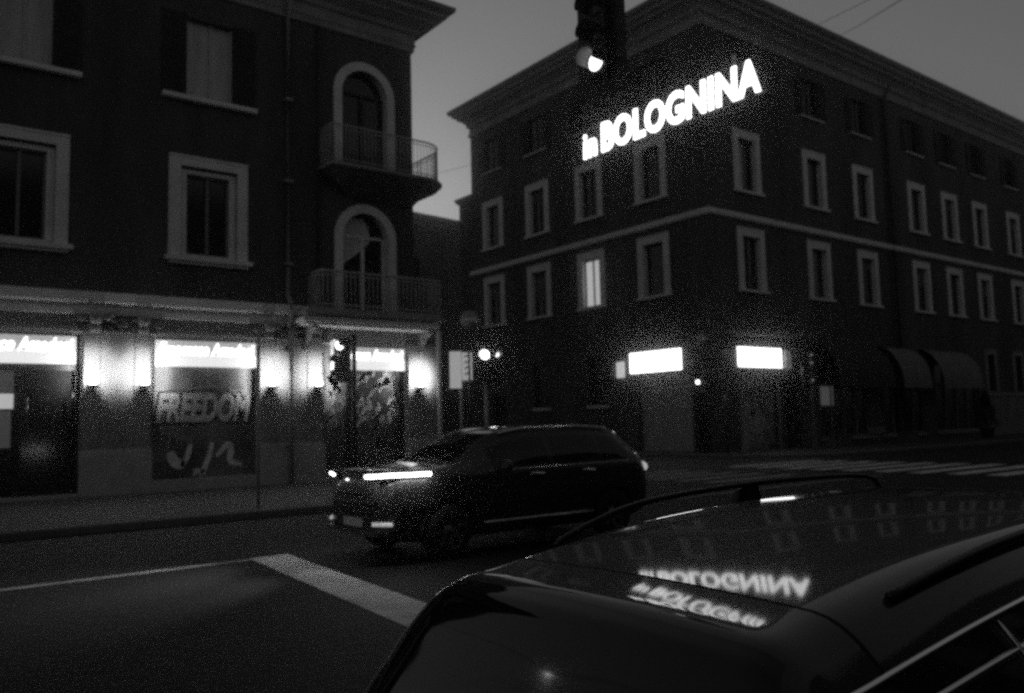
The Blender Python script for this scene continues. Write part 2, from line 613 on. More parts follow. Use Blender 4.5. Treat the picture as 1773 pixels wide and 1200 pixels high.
# roller shutter, doors, portal
g = MB()
for k in range(30):
    z = .14 + k * .127
    g.box(-4.84, -1.51, .12, .15, z, z + .105)
g.box(-4.84, -1.51, .15, .17, .12, 3.94)
g.build('roller_shutter', mat('pale_shutter_metal', .45, .6, .2, 1.5, streak=True), RB, (0, 0, 0), RA)
MB().box(-1.3, -.45, .2, .25, .12, 3.6).build('door', M_DARK, RB, (0, 0, 0), RA)
MB().box(-17.4, -16.0, .2, .25, .12, 3.4).build('door', M_DARK, RB, (0, 0, 0), RA)
MB().box(-18.9, -4.95, -.05, 0, .12, 1.2).box(-1.42, -1.38, -.05, 0, .12, 1.2).build('plinth', M_WALL_R, RB, (0, 0, 0), RA)
MB().box(1.75, 4.55, .22, .27, .12, 3.85).build('door', mat('painted_shop_door', .3, .5, .95, 1.5, detail=3), RB)
MB().box(1.6, 1.75, -.06, .1, .12, 3.98).box(4.55, 4.7, -.06, .1, .12, 3.98).box(1.75, 4.55, -.06, .1, 3.85, 3.98).build('door_frame', M_TRIM2, RB)
MB().box(5.2, 6.6, .2, .25, .12, 3.6).build('door', M_DARK, RB)
MB().box(1.1, 7.1, -.55, 0, 5.66, 5.76).box(1.15, 7.05, -.5, 0, 5.58, 5.66).build('door_canopy', M_TRIM2, RB)
for (a, b) in ((8.3, 13.0), (14.6, 19.2), (20.6, 26.4)):
    f = MB()
    f.box(a, b, .2, .25, .5, 4.6)
    f = f.build('shop_window', M_GLASS, RB)
    g = MB()
    n = 4
    for k in range(n + 1):
        x = a + (b - a) * k / n
        g.box(max(a, x - .05), min(b, x + .05), .12, .19, .5, 4.6)
    g.box(a, b, .13, .19, .5, .62).box(a, b, .13, .19, 3.3, 3.4)
    g.build('shop_window_frame', M_WOOD, f)
    MB().box(a - .1, b + .1, -.12, 0, .38, .5).build('sill', M_TRIM2, f)
MB().box(8.6, 9.75, .17, .185, 2.2, 3.2).build('poster', E_DIM, RB)
# full-height dark downpipe and a thin joint
p = MB()
p.tube([(16.55, -.14, .2), (16.55, -.14, 20.4), (16.6, -.5, 21.2)], .09, 8)
for z in (3, 7, 11, 15, 19):
    p.box(16.43, 16.67, -.26, 0, z, z + .1)
p.build('downpipe', M_PIPE_D, RB)
MB().box(16.15, 17.0, -.03, 0, .3, 20.3).build('pipe_recess_strip', M_SHUT, RB)

# ------------------------------------------------------------------ shop signs and small fittings on the right building


def wall_item(name, label, cat, loc, rot, group=None):
    return thing(name, label, cat, loc, rot, group)


t = wall_item('shop_sign', 'brightly lit blank shop sign above the pale roller shutter', 'sign', (CX, 28.48, 4.03), RA)
MB().box(-1.68, 1.68, -.12, -.02, 0.0, 1.04).build('lit_panel', E_BOX, t)
MB().box(-1.74, 1.74, -.11, 0, 1.045, 1.09).box(-1.74, 1.74, -.11, 0, -.05, -.005).build('sign_case', M_GUTTER, t)
t = wall_item('shop_sign', 'brightly lit blank shop sign above the painted corner door', 'sign', (CX + 3.27, CY, 4.06), 0)
MB().box(-1.68, 1.68, -.12, -.02, 0.0, .96).build('lit_panel', E_BOX, t)
MB().box(-1.74, 1.74, -.11, 0, .965, 1.0).box(-1.74, 1.74, -.11, 0, -.05, -.005).build('sign_case', M_GUTTER, t)
t = wall_item('projecting_sign', 'small dim upright sign projecting beside the sign over the roller shutter', 'sign', (CX, 30.86, 3.87), RA)
MB().box(-.26, .26, -.14, -.05, 0, .82).build('sign_panel', mat('dim_lit_sign', .7, .5, emit=.5), t)
MB().box(-.2, -.16, -.05, 0, .3, .5).box(.16, .2, -.05, 0, .3, .5).build('bracket', M_IRON, t)
t = wall_item('air_conditioner', 'dark boxy air conditioner on the wall left of the roller shutter', 'air conditioner', (CX, 31.75, 3.9), RA)
MB().box(-.5, .5, -.35, -.02, 0, .72).build('casing', mat('ac_casing', .07, .7), t)
MB().lathe([(.01, -.37), (.24, -.37), (.26, -.355)], (0, 0, .36), 'y').build('fan_grille', M_BLACK, t)
MB().box(-.4, -.35, -.4, 0, -.06, 0).box(.35, .4, -.4, 0, -.06, 0).build('bracket', M_IRON, t)
t = wall_item('projecting_sign', 'dim textured side sign right of the sign over the corner door', 'sign', (CX + 5.4, CY, 4.0), 0)
MB().box(-.25, .2, -.2, -.12, 0, .95).build('sign_panel', mat('patterned_sign', .5, .5, .8, 5, emit=.06), t)
MB().box(-.03, .03, -.12, 0, .4, .5).build('bracket', M_IRON, t)
t = wall_item('street_name_plate', 'small pale street name plate at the corner of the dark building', 'sign', (CX + .75, CY, 4.45), 0)
MB().box(-.3, .3, -.03, -.005, 0, .4).build('plate', mat('marble_plate', .3, .5, .15, 5), t)

# awnings: quarter barrels with open left ends
AW = [('wide dark barrel awning at the left of the row of shops', 7.8, 13.2, M_AWN_D), ('paler rounded awning in the middle of the row, beside the dark downpipe', 14.1, 17.3, M_AWN),
      ('rounded awning furthest right in the row, next to the pale plinth', 18.7, 23.8, M_AWN)]
for (lb, a, b, mm) in AW:
    t = thing('awning', lb, 'awning', (CX + a, CY, 3.3), 0, 'barrel awnings over the shop windows')
    N = 12
    Rz, Ry = 2.15, 1.5
    arc = [(-Ry * math.sin(math.pi / 2 * k / N), Rz * math.cos(math.pi / 2 * k / N)) for k in range(N + 1)]
    g = MB()
    L_ = b - a
    seg = max(2, int(L_ / .55))
    vs, fs = [], []
    for i in range(seg + 1):
        x = L_ * i / seg
        for (y, z) in arc:
            sag = 0.03 * math.sin(math.pi * (i % 2)) + 0.02 * (i % 2)
            vs.append((x, y * (1 - sag), z * (1 - sag)))
    for i in range(seg):
        for k in range(N):
            q = i * (N + 1) + k
            fs.append((q, q + 1, q + N + 2, q + N + 1))
    g.add(vs, fs, True)
    # valance
    g.quad((0, -Ry, 0), (L_, -Ry, 0), (L_, -Ry, -.22), (0, -Ry, -.22))
    g.build('canopy_cloth', mm, t)
    for x in (0.0, L_ / 2, L_):
        MB().tube([(x, y * .985, z * .985) for (y, z) in arc] + [(x, 0, 0.02)], .02, 5).build('awning_rib', M_IRON, t)

# things along the shop wall
for (x, lb) in ((37.6, 'low planter box standing under the dark barrel awning'), (44.2, 'low planter box between the dark and the pale awning')):
    t = thing('planter_box', lb, 'planter', (x, 22.9, .12), 0, 'planters along the shop wall')
    MB().box(-.7, .7, -.22, .22, 0, .55).box(-.74, .74, -.26, .26, .5, .58).build('box', M_POT, t)
    g = MB()
    for k in range(160):
        px, py = random.uniform(-.65, .65), random.uniform(-.2, .2)
        pz = .58 + random.random() ** 1.5 * .5
        a = random.uniform(0, 6.28)
        l = .09
        g.add([(px, py, pz), (px + l * math.cos(a), py + l * math.sin(a), pz + .05), (px + l * .5 * math.cos(a + .8), py + l * .5 * math.sin(a + .8), pz + .1)], [(0, 1, 2)])
    g.build('foliage', M_LEAF, t)
t = thing('bench', 'slatted bench with iron legs in front of the shop windows', 'bench', (40.7, 22.4, .12))
MB().box(-.8, .8, -.2, -.07, .42, .46).box(-.8, .8, -.04, .09, .42, .46).box(-.8, .8, .12, .24, .42, .46).build('seat', M_WOOD, t)
MB().box(-.8, .8, .24, .27, .62, .72).box(-.8, .8, .25, .28, .8, .9).build('backrest', M_WOOD, t)
for sx in (-.65, .65):
    MB().tube([(sx, -.18, 0), (sx, -.16, .42)], .02, 6).tube([(sx, .2, 0), (sx, .22, .45), (sx, .3, .92)], .02, 6).build('leg', M_IRON, t)
t = thing('potted_shrub', 'tall dark cone-shaped evergreen in a pot by the pale plinth', 'plant', (53.0, 22.6, .12))
MB().lathe([(.01, 0), (.3, 0), (.42, .5), (.46, .52), (.46, .6), (.38, .6), (.01, .56)], n=16).build('pot', M_POT, t)
MB().tube([(0, 0, .5), (0, 0, 2.1)], [.05, .02], 6).build('trunk', M_POT, t)
g = MB()
for k in range(2600):
    h = random.random() ** .8
    z = .62 + h * 2.1
    rr = .62 * (1 - h) ** .7 * (0.75 + .35 * random.random()) * (1 + .18 * math.sin(h * 17))
    a = random.uniform(0, 6.283)
    p_ = Vector((rr * math.cos(a), rr * math.sin(a), z))
    d_ = Vector((math.cos(a), math.sin(a), random.uniform(.2, 1.4))).normalized() * .11
    s_ = Vector((-math.sin(a), math.cos(a), random.uniform(-.4, .4))) * .035
    g.add([p_ - s_, p_ + s_, p_ + d_], [(0, 1, 2)])
g.build('foliage', M_LEAF, t)

# ------------------------------------------------------------------ building on the left
LY = 23.46
LX1 = 14.1            # upper floors end here
LG1 = 14.95           # ground floor ends here
LB = thing('shop_building', 'three-storey plastered building with arched balcony doors above lit ground-floor shops', 'building', (0, LY, 0))
LX0 = -9.0
op = []
for c in (-6.5, -1.95, 2.9 - .1, 7.44):
    op.append((c - .79, c + .79, 6.49, 9.0))
    op.append((c - .66, c + .66, 11.05, 13.35))
ar = [(11.52, 13.14, 5.35, 8.42), (11.52, 13.14, 9.72, 13.08)]
facade(LX0, LX1, 4.7, 15.2, op, .32, ar).build('wall', M_WALL_L, LB)
MB().quad((LX1, 0, 4.7), (LX1, 16, 4.7), (LX1, 16, 15.2), (LX1, 0, 15.2)).build('wall', M_WALL_L, LB)
gop = [(-6.4, -3.4, .12, 4.25), (1.3, 4.28, .12, 4.25), (5.98, 8.86, .12, 4.25), (10.87, 13.76, .12, 4.25), (-2.2, -.4, .12, 4.25)]
facade(LX0, LG1, 0, 4.72, gop, .4).build('ground_floor_wall', M_STONE, LB)
MB().quad((LG1, 0, 0), (LG1, 16, 0), (LG1, 16, 4.72), (LG1, 0, 4.72)).quad((LX1, 0, 4.7), (LG1, 0, 4.72), (LG1, 16, 4.72), (LX1, 16, 4.7)).build('ground_floor_side_wall', M_STONE, LB)
lpath = [(LX0, 0), (LX1, 0), (LX1, 16)]
lc = [(0, 14.15), (.07, 14.17), (.09, 14.32), (.14, 14.4), (.1, 14.42), (.1, 14.72), (.2, 14.78), (.24, 14.9), (.5, 15.06), (.62, 15.1), (.64, 15.2), (.9, 15.26), (.92, 15.38), (0, 15.4)]
sweep(lpath, lc).build('cornice', M_TRIM2, LB)
sweep(lpath, [(.5, 15.38), (1.0, 15.38), (1.1, 15.46), (1.12, 15.6), (.5, 15.62)]).build('gutter', M_GUTTER, LB)
MB().add([(LX0, -1.0, 15.6), (LX1 + 1.0, -1.0, 15.6), (LX1 + 1.0, 16, 15.6), (LX0, 8, 18.2), (LX1 - 6, 8, 18.2), (LX1 - 6, 16, 18.2)],
         [(0, 1, 4, 3), (1, 2, 5, 4)]).build('roof', M_ROOF, LB)
gpath = [(LX0, 0), (10.35, 0)]
sweep(gpath, [(0, 4.72), (.08, 4.74), (.1, 4.86), (.04, 4.9), (.04, 4.98), (.2, 5.06), (.24, 5.3), (0, 5.34)]).build('cornice', M_TRIM, LB)
sweep(gpath, [(0.0, 4.3), (.05, 4.31), (.05, 4.4), (0, 4.41)]).build('architrave', M_TRIM2, LB)

# windows of the left building
def l_window(c, z0, big=True):
    f = frame_mb(2.1, 2.8, .26, .24, .07).build('window', M_TRIM, LB, (c, 0, z0))
    MB().box(-1.2, 1.2, -.2, 0, -.12, 0).box(-1.1, 1.1, -.12, 0, -.2, -.12).build('sill', M_TRIM, f)
    MB().box(-.79, -.6, .06, .31, .02, 2.5).box(.6, .79, .06, .31, .02, 2.5).box(-.6, .6, .06, .31, 2.38, 2.5).box(-.6, .6, .06, .31, .02, .1).build('inner_surround', M_TRIM, f)
    MB().box(-.62, .62, .26, .3, .08, 2.42).build('pane', M_GLASS, f)
    MB().box(-.6, -.54, .18, .25, .1, 2.38).box(.54, .6, .18, .25, .1, 2.38).box(-.54, .54, .18, .25, 2.32, 2.38).box(-.54, .54, .18, .25, .1, .16).box(-.04, .04, .16, .25, .16, 2.32).build('casement', M_WOOD, f)


for c in (-6.5, -1.95, 2.8, 7.44):
    l_window(c, 6.47)
for c in (-6.5, -1.95, 2.8, 7.44):
    f = MB().box(-1.32, 1.32, -.2, 0, -.12, 0).build('window_sill', M_TRIM, LB, (c, 0, 11.02))
    MB().box(-.66, .66, .2, .24, 0, 2.36).build('curtain', M_CURT, f)
    MB().box(-.66, -.6, .12, .19, 0, 2.34).box(.6, .66, .12, .19, 0, 2.34).box(.02, .07, .14, .19, 0, 2.34).build('casement', M_CURT, f)
    for sx in (-1, 1):
        g = MB()
        a, b = sorted((sx * .67, sx * 1.3))
        g.box(a, b, -.07, -.02, .02, 2.42)
        for k in range(26):
            g.box(a + .06, b - .06, -.085, -.07, .08 + k * .09, .13 + k * .09)
        g.build('shutter', M_SHUT, f)

# arched surrounds and balcony doors
def arch_surround(c, z0, zt, ro, ri, proj):
    mb = MB()
    N = 20
    zc = zt - ro
    pts = [(-1, z0)] + [(k / N) for k in range(N + 1)] + [(2, z0)]
    po, pi_ = [], []
    for q in [None] + list(range(N + 1)) + ['e']:
        if q is None:
            po.append((c - ro, z0)); pi_.append((c - ri, z0))
        elif q == 'e':
            po.append((c + ro, z0)); pi_.append((c + ri, z0))
        else:
            t_ = math.pi * q / N
            po.append((c - ro * math.cos(t_), zc + ro * math.sin(t_)))
            pi_.append((c - ri * math.cos(t_), zc + ri * math.sin(t_)))
    for k in range(len(po) - 1):
        a, b, e, d = po[k], po[k + 1], pi_[k + 1], pi_[k]
        mb.quad((d[0], -proj, d[1]), (a[0], -proj, a[1]), (b[0], -proj, b[1]), (e[0], -proj, e[1]))
        mb.quad((a[0], 0, a[1]), (b[0], 0, b[1]), (b[0], -proj, b[1]), (a[0], -proj, a[1]))
        mb.quad((d[0], -proj, d[1]), (e[0], -proj, e[1]), (e[0], .28, e[1]), (d[0], .28, d[1]))
    return mb


for (z0, zt, zi, lit) in ((9.7, 13.36, 13.05, False), (5.33, 8.7, 8.4, True)):
    c = 12.33
    M_DF = M_TRIM if lit else M_SHUT
    f = arch_surround(c, z0, zt, 1.08, .80, .07).build('arched_surround', M_TRIM, LB)
    d = MB().box(c - .84, c + .84, .27, .3, z0 - .02, zi + .02).build('balcony_door', M_GLASS, LB)
    g = MB()
    g.box(c - .78, c - .7, .2, .265, z0, zi - .7).box(c + .7, c + .78, .2, .265, z0, zi - .7).box(c - .05, c + .05, .19, .265, z0, zi - .72)
    g.box(c - .7, c + .7, .2, .265, zi - .75, zi - .67)
    g.build('door_frame', M_TRIM if lit else M_SHUT, d)
    if lit:
        # half-drawn pale blind behind the fanlight and the left leaf
        N = 12
        pl = [(c - .68, zi - 1.35), (c - .02, zi - 1.0), (c + .1, zi - .9), (c + .3, zi - .1)]
        poly = [(c - .77, zi - 1.7), (c - .05, zi - 1.15), (c + .3, zi - .8), (c + .22, zi - .4), (c + .02, zi - .06), (c - .4, zi - .14), (c - .7, zi - .5)]
        MB().prism(poly, .235, .25).build('door_blind', M_CURT, d)

# upper balcony: thick slab with a rounded end wrapping the corner
def balcony_outline(x0, x1, y, r, off):
    pts = [(x0 + off, 0.0), (x0 + off, -y + off)]
    n = 12
    cx_, cy_ = x1 - r, -y + r
    for k in range(n + 1):
        a = -math.pi / 2 + math.pi / 2 * k / n
        pts.append((cx_ + (r - off) * math.cos(a), cy_ + (r - off) * math.sin(a)))
    pts += [(x1 - off, 2.2), (LX1, 2.2), (LX1, 0)]
    return pts


ub = thing('balcony', 'upper balcony with a thick rounded slab wrapping the corner', 'balcony', (0, LY, 0))
g = MB()
rings = [(.95, 8.85), (.7, 9.1), (.3, 9.33), (.1, 9.4), (.1, 9.48), (0, 9.5), (0, 9.66)]
outs = [balcony_outline(10.72, 14.98, .98, .95, o) for o, z in rings]
n = len(outs[0])
for k, (o, z) in enumerate(rings):
    g.v += [(p_[0], p_[1], z) for p_ in outs[k]]
for k in range(len(rings) - 1):
    for i in range(n - 1):
        g.f.append((k * n + i, k * n + i + 1, (k + 1) * n + i + 1, (k + 1) * n + i))
        g.s.append(False)
g.f += [tuple(range(n - 1, -1, -1)), tuple((len(rings) - 1) * n + i for i in range(n))]
g.s += [False, False]
g.build('slab', mat('balcony_stone', .08, .85, .3, 2), ub)
g2 = MB()
for k in (4,):
    pass
lip = balcony_outline(10.72, 14.98, .98, .95, -.02)
g2.tube([(p_[0], p_[1], 9.58) for p_ in lip[:-2]], .05, 6)
g2.build('slab_edge', M_TRIM2, ub)


def railing(parent, line, z0, z1, step, m_, r=.012):
    g_ = MB()
    pts = [Vector((p_[0], p_[1])) for p_ in line]
    acc, nxt = 0.0, 0.0
    for a, b in zip(pts[:-1], pts[1:]):
        l = (b - a).length
        while nxt <= acc + l:
            q = a + (b - a) * ((nxt - acc) / l)
            g_.tube([(q.x, q.y, z0), (q.x, q.y, z1)], r, 5)
            nxt += step
        acc += l
    for z, rr in ((z1, r * 2.2), (z0 + .1, r * 1.3), (z1 - .12, r)):
        g_.tube([(p_.x, p_.y, z) for p_ in pts], rr, 6)
    g_.build('railing', m_, parent)


railing(ub, balcony_outline(10.77, 14.9, .9, .88, .0)[:-2], 9.66, 10.82, .125, M_RAIL)

lb_ = thing('balcony', 'lower balcony with straight railing resting on a slender corner post', 'balcony', (0, LY, 0))
g = MB()
g.box(10.0, 14.62, -.86, 0, 5.08, 5.22).box(9.9, 14.7, -.92, 0, 5.0, 5.075)
g.build('slab', M_TRIM2, lb_)
MB().box(9.88, 14.5, -.88, -.0, 4.78, 4.9).box(9.98, 14.4, -.78, 0, 4.7, 4.775).box(10.05, 14.35, -.76, 0, 4.905, 4.995).build('lower_moulding', M_TRIM, lb_)
railing(lb_, [(10.42, 0), (10.42, -.82), (14.56, -.82), (14.56, 0)], 5.22, 6.32, .15, M_RAIL, .017)
MB().tube([(14.5, -.8, .12), (14.5, -.8, 4.7)], .075, 10).lathe([(.13, 0), (.13, .12), (.08, .2)], (14.5, -.8, .12)).build('corner_post', mat('white_painted_post', .62, .5), lb_)
g = MB()
for x in (14.25, 10.3):
    poly = [(0, 0), (0, -.75), (-.12, -.7), (-.2, -.45), (-.4, -.2), (-.72, -.08), (-.72, 0)]
    g.add([(x + dx, q[0] if False else q[0], 4.69 + q[1]) for dx in (-.08, .08) for q in [(p_[0], p_[1]) for p_ in poly]],
          [tuple(range(7)), tuple(range(13, 6, -1))] + [(i, i + 7, (i + 1) % 7 + 7, (i + 1) % 7) for i in range(7)])
g.build('bracket', M_TRIM2, lb_)

# pilasters with plinths, panels, carved consoles
def pilaster(a, b, w_in=None, consoles=True):
    g = MB()
    n = 4 if (b - a) > 1.3 else 2
    for k in range(n):
        x0_ = a + .02 + (b - a - .04) * k / n
        x1_ = a + .02 + (b - a - .04) * (k + 1) / n
        if n == 4 and k in (1, 2):
            continue
        g.box(x0_, x1_ - .025, -.07, 0, 1.28, 4.28)
    if n == 4:
        q = (b - a) / 4
        g.box(a + q, b - q - .025, -.05, 0, 1.28, 4.28)
    f = g.build('pilaster', M_STONE, LB)
    MB().box(a - .02, b + .02, -.13, 0, .12, 1.24).box(a, b, -.1, 0, 1.24, 1.28).build('plinth', M_PLINTH, f)
    if consoles:
        h = MB()
        for x in np.linspace(a + .25, b - .25, 2):
            for (dz, rr, yy_) in ((4.38, .11, -.12), (4.62, .15, -.18)):
                h.lathe([(.01, -.13), (rr * .6, -.14), (rr, -.1), (rr, .1), (rr * .6, .14), (.01, .13)], (x, yy_, dz), 'x', 12)
        for k in range(26):
            x = random.uniform(a - .1, b + .1)
            z = 4.35 + random.random() * .4
            h.ball((x, -.1, z), random.uniform(.05, .11), 8, (1.3, .8, .8))
        h.box(a - .12, b + .12, -.16, 0, 4.28, 4.34)
        h.build('carved_capital', M_TRIM2, f)


pilaster(-3.4, -2.25)
pilaster(-.35, 1.25)
pilaster(4.3, 5.96)
pilaster(8.88, 10.85)
pilaster(13.78, 14.93, consoles=False)
p = MB()
p.tube([(9.78, -.2, .14), (9.78, -.2, 4.55), (9.74, -.12, 4.7), (9.72, -.3, 5.0), (9.72, -.34, 5.35), (9.72, -.12, 5.6), (9.7, -.12, 14.1), (9.7, -.5, 15.0)], .07, 8)
for z in (1.2, 3.9, 6.5, 9, 11.5):
    p.box(9.6, 9.84, -.24, 0, z, z + .07)
p.build('downpipe', M_PIPE, LB)
# dark tube added for the shadow line of the bay edge, upper wall
MB().tube([(10.72, -.05, 5.4), (10.72, -.05, 14.1)], .035, 6).build('bay_shadow_line', M_PIPE_D, LB)

# steps under the shop openings
for q in ((5.99, 8.85, .42), (1.31, 4.27, .2), (10.88, 13.75, .3)):
    MB().box(q[0], q[1], -.1, .39, .12, q[2]).build('threshold_step', M_PLINTH, LB)

# shop openings: glazing, doors, painted shutters
f = MB().box(1.3, 4.28, .3, .34, .2, 4.25).build('shop_glazing', M_GLASS, LB)
MB().box(1.3, 4.28, .2, .29, 3.3, 3.46).box(2.85, 3.0, .18, .29, .2, 3.3).box(1.3, 1.4, .18, .29, .2, 3.3).box(4.18, 4.28, .18, .29, .2, 3.3).box(3.0, 4.18, .2, .28, .2, .32).build('glazing_bars', M_BLACK, f)
MB().tube([(3.12, .12, 1.9), (3.12, .1, 2.6)], .02, 6).build('door_handle', M_CHROME, f)
MB().tube([(4.1, .12, 2.35), (4.12, .1, 2.75)], .022, 6).build('door_handle', M_CHROME, f)
g = MB()
g.box(1.42, 2.84, .285, .3, 2.35, 2.72)
g.build('interior_light_panel', mat('interior_lit_panel', .7, .6, emit=.42), f)
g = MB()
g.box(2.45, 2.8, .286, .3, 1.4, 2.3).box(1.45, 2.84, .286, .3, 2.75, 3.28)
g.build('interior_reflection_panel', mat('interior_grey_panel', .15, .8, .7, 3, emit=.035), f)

f = MB().box(5.98, 8.86, .16, .2, .42, 4.25).build('painted_shutter', mat('graffiti_shutter_paint', .12, .55, .7, 1.1, detail=3), LB)
# bubble letters with dark outlines, leaning
bb = fit_text('FREEDOM', 2.72, .92, .004, .07, .25, 6.06, 1.88, 1.0)
place('graffiti_outline', with_mat(bb, M_DARK), f, (0, .152, 0))
bb = fit_text('FREEDOM', 2.6, .82, .004, .045, .25, 6.12, 1.93, 1.0)
place('graffiti_letters', with_mat(bb, mat('grey_graffiti_fill', .5, .6, .35, 2.5)), f, (0, .143, 0))


def brush(parent, strokes, y, m_, name='painted_strokes'):
    g_ = MB()
    for (pts, wd) in strokes:
        P = [Vector((p_[0], p_[1])) for p_ in pts]
        # smooth by chaikin
        for _ in range(2):
            Q = [P[0]]
            for a, b in zip(P[:-1], P[1:]):
                Q += [a * .75 + b * .25, a * .25 + b * .75]
            Q.append(P[-1])
            P = Q
        n_ = len(P)
        for i in range(n_):
            a, b = P[max(0, i - 1)], P[min(n_ - 1, i + 1)]
            d_ = (b - a)
            d_ = d_.normalized() if d_.length else Vector((1, 0))
            nn = Vector((-d_.y, d_.x)) * wd * (.5 + .5 * math.sin(math.pi * (i + .6) / (n_ + .2)))
            g_.v += [(P[i].x + nn.x, y, P[i].y + nn.y), (P[i].x - nn.x, y, P[i].y - nn.y)]
        o_ = len(g_.v) - 2 * n_
        for i in range(n_ - 1):
            g_.f.append((o_ + 2 * i, o_ + 2 * i + 1, o_ + 2 * i + 3, o_ + 2 * i + 2))
            g_.s.append(False)
    return g_.build(name, m_, parent)


M_SPRAY = mat("pale_spray_paint", .85, .6, .3, 5)
M_SPRAY2 = mat('mid_spray_paint', .2, .6, .4, 4)
brush(f, [([(7.05, 1.35), (6.95, .98), (6.8, .75)], .07), ([(6.5, 1.15), (6.62, .85), (6.88, .78)], .14),
          ([(7.62, 1.38), (7.56, 1.0), (7.42, .72), (7.38, .48)], .075), ([(7.45, .62), (7.25, .58), (7.1, .5)], .03), ([(7.42, .6), (7.3, .45)], .03), ([(7.4, .6), (7.2, .66), (7.12, .6)], .03),
          ([(7.75, .98), (8.0, 1.28), (8.12, 1.32), (8.15, 1.1), (8.1, .85), (8.25, .78), (8.45, .72)], .09)], .15, M_SPRAY)
brush(f, [([(6.2, 1.8), (6.7, 1.55), (7.1, 1.45)], .09), ([(7.1, 2.85), (7.4, 2.95), (7.8, 2.9)], .06), ([(6.9, 2.75), (7.1, 2.9)], .05), ([(6.1, 2.9), (6.4, 2.75), (6.2, 2.6)], .12), ([(8.1, 2.8), (8.5, 2.7), (8.6, 2.9)], .1)], .151, M_SPRAY2)

f = MB().box(10.87, 13.76, .3, .34, .3, 4.25).build('shop_glazing', mat('glazing_over_mural', .1, .3, .6, 1.6, detail=3), LB)
MB().box(11.75, 11.87, .16, .29, .3, 4.25).box(12.55, 12.63, .16, .29, 3.3, 4.25).box(10.88, 10.96, .18, .29, .3, 4.25).box(13.66, 13.75, .18, .29, .3, 4.25).build('glazing_bars', M_BLACK, f)
st = []
random.seed(5)
for k in range(34):
    x, z = random.uniform(11.9, 13.5), random.uniform(1.6, 3.2)
    l = random.uniform(.25, .6)
    st.append(([(x, z), (x + l * .3, z + l * .6), (x + l * .7, z + l * .5), (x + l * .5, z + l)], random.uniform(.03, .075)))
brush(f, st, .285, M_SPRAY)
st = []
for k in range(22):
    x, z = random.uniform(11.0, 11.7), random.uniform(.7, 3.3)
    l = random.uniform(.2, .5)
    st.append(([(x, z), (x + l * .4, z + l * .5), (x - l * .2, z + l)], random.uniform(.03, .08)))
for k in range(14):
    x, z = random.uniform(11.9, 13.3), random.uniform(.7, 1.6)
    st.append(([(x, z), (x + .2, z + .3), (x + .1, z + .5)], random.uniform(.03, .06)))
brush(f, st, .284, M_SPRAY2)
for (a, b) in ((-6.4, -3.4), (-2.2, -.4)):
    MB().box(a, b, .3, .34, .12, 4.25).build('shop_glazing', M_GLASS, LB)

random.seed(11)
st = []
for k in range(26):
    a = random.uniform(0, 6.28)
    r0 = random.uniform(.15, .75)
    x, z = 3.15 + r0 * math.cos(a) * .8, 2.35 + r0 * math.sin(a) * 1.35
    st.append(([(x, z), (x + .25 * math.sin(a), z - .3 * math.cos(a)), (x + .3 * math.sin(a + .6), z - .5 * math.cos(a + .6))], random.uniform(.04, .1)))
st += [([(2.1, 3.6), (2.2, 2.6), (2.05, 1.6)], .1), ([(4.2, 3.6), (4.1, 2.5), (4.25, 1.7)], .09), ([(2.5, 1.0), (3.2, .7), (3.9, 1.1)], .08)]
brush(RB, st, .213, M_SPRAY2, 'painted_door_mural')

# shop fascias
def fascia(x0, x1, label, words, z0=3.46, z1=4.16, cut=None):
    t_ = thing('shop_fascia', label, 'sign', (x0, LY + .03, z0), 0, 'lit fascias over the shop openings')
    L_ = x1 - x0
    H_ = z1 - z0
    MB().box(0, L_, 0, .12, H_ * .46, H_).build('lit_panel', E_FACE, t_)
    MB().box(0, L_, -.005, .12, 0, H_ * .45).build('lower_lit_panel', E_STRIP, t_)
    me_ = fit_text(words, L_ - .14, .34, .008, .012, .28, .06, H_ * .44, 1.0, -.012)
    place('lettering', with_mat(me_, E_LETTER), t_)
    MB().box(.1, L_ * .9, -.008, -.006, H_ * .34, H_ * .36).build('thin_rule', M_SUB, t_)
    return t_


fascia(1.4, 4.16, 'lit fascia over the glazed shop door with a lit panel inside', 'Francesco Amadori')
fascia(6.1, 8.82, 'lit fascia above the graffiti shutter with bubble letters', 'Francesco Amadori')
fascia(11.2, 13.72, 'lit fascia nearest the building corner, under the lower balcony', 'Francesco Amadori')

# wall lamps
for (x, lb) in ((-.1, 'wall lamp furthest left, beyond the glazed shop door'), (4.5, 'wall lamp right of the glazed shop door'), (5.74, 'wall lamp left of the graffiti shutter'), (9.2, 'wall lamp between the graffiti shutter and the downpipe'),
                (10.62, 'wall lamp between the downpipe and the corner shop window'), (14.15, 'wall lamp nearest the building corner beside the white post')):
    t = thing('wall_lamp', lb, 'lamp', (x, LY, 2.84), 0, 'wall lamps on the shop pilasters')
    MB().lathe([(.01, 0), (.1, 0), (.15, .05), (.15, .08), (.01, .07)], (0, -.26, 0), n=16).build('dish', M_GUTTER, t)
    MB().box(-.05, .05, -.2, -.071, .02, .08).box(-.08, .08, -.085, -.071, -.1, .25).build('bracket', M_GUTTER, t)
    MB().lathe([(.01, .08), (.09, .09), (.11, .16), (.09, .25), (.01, .28)], (0, -.26, 0), n=16).build('glass_shade', E_LAMP, t)
    ld_ = bpy.data.lights.new('lamp_glow', 'SPOT')      # the lamp washes the wall behind it
    ld_.spot_size = R(150)
    ld_.spot_blend = 1.0
    ld_.energy = 520.0
    ld_.shadow_soft_size = 0.1
    lo_ = bpy.data.objects.new('lamp_glow', ld_)
    COL.objects.link(lo_)
    lo_.parent = t
    lo_.location = (0, -.36, .4)
    lo_.rotation_euler = Vector((0, -1, -.02)).to_track_quat('Z', 'Y').to_euler()

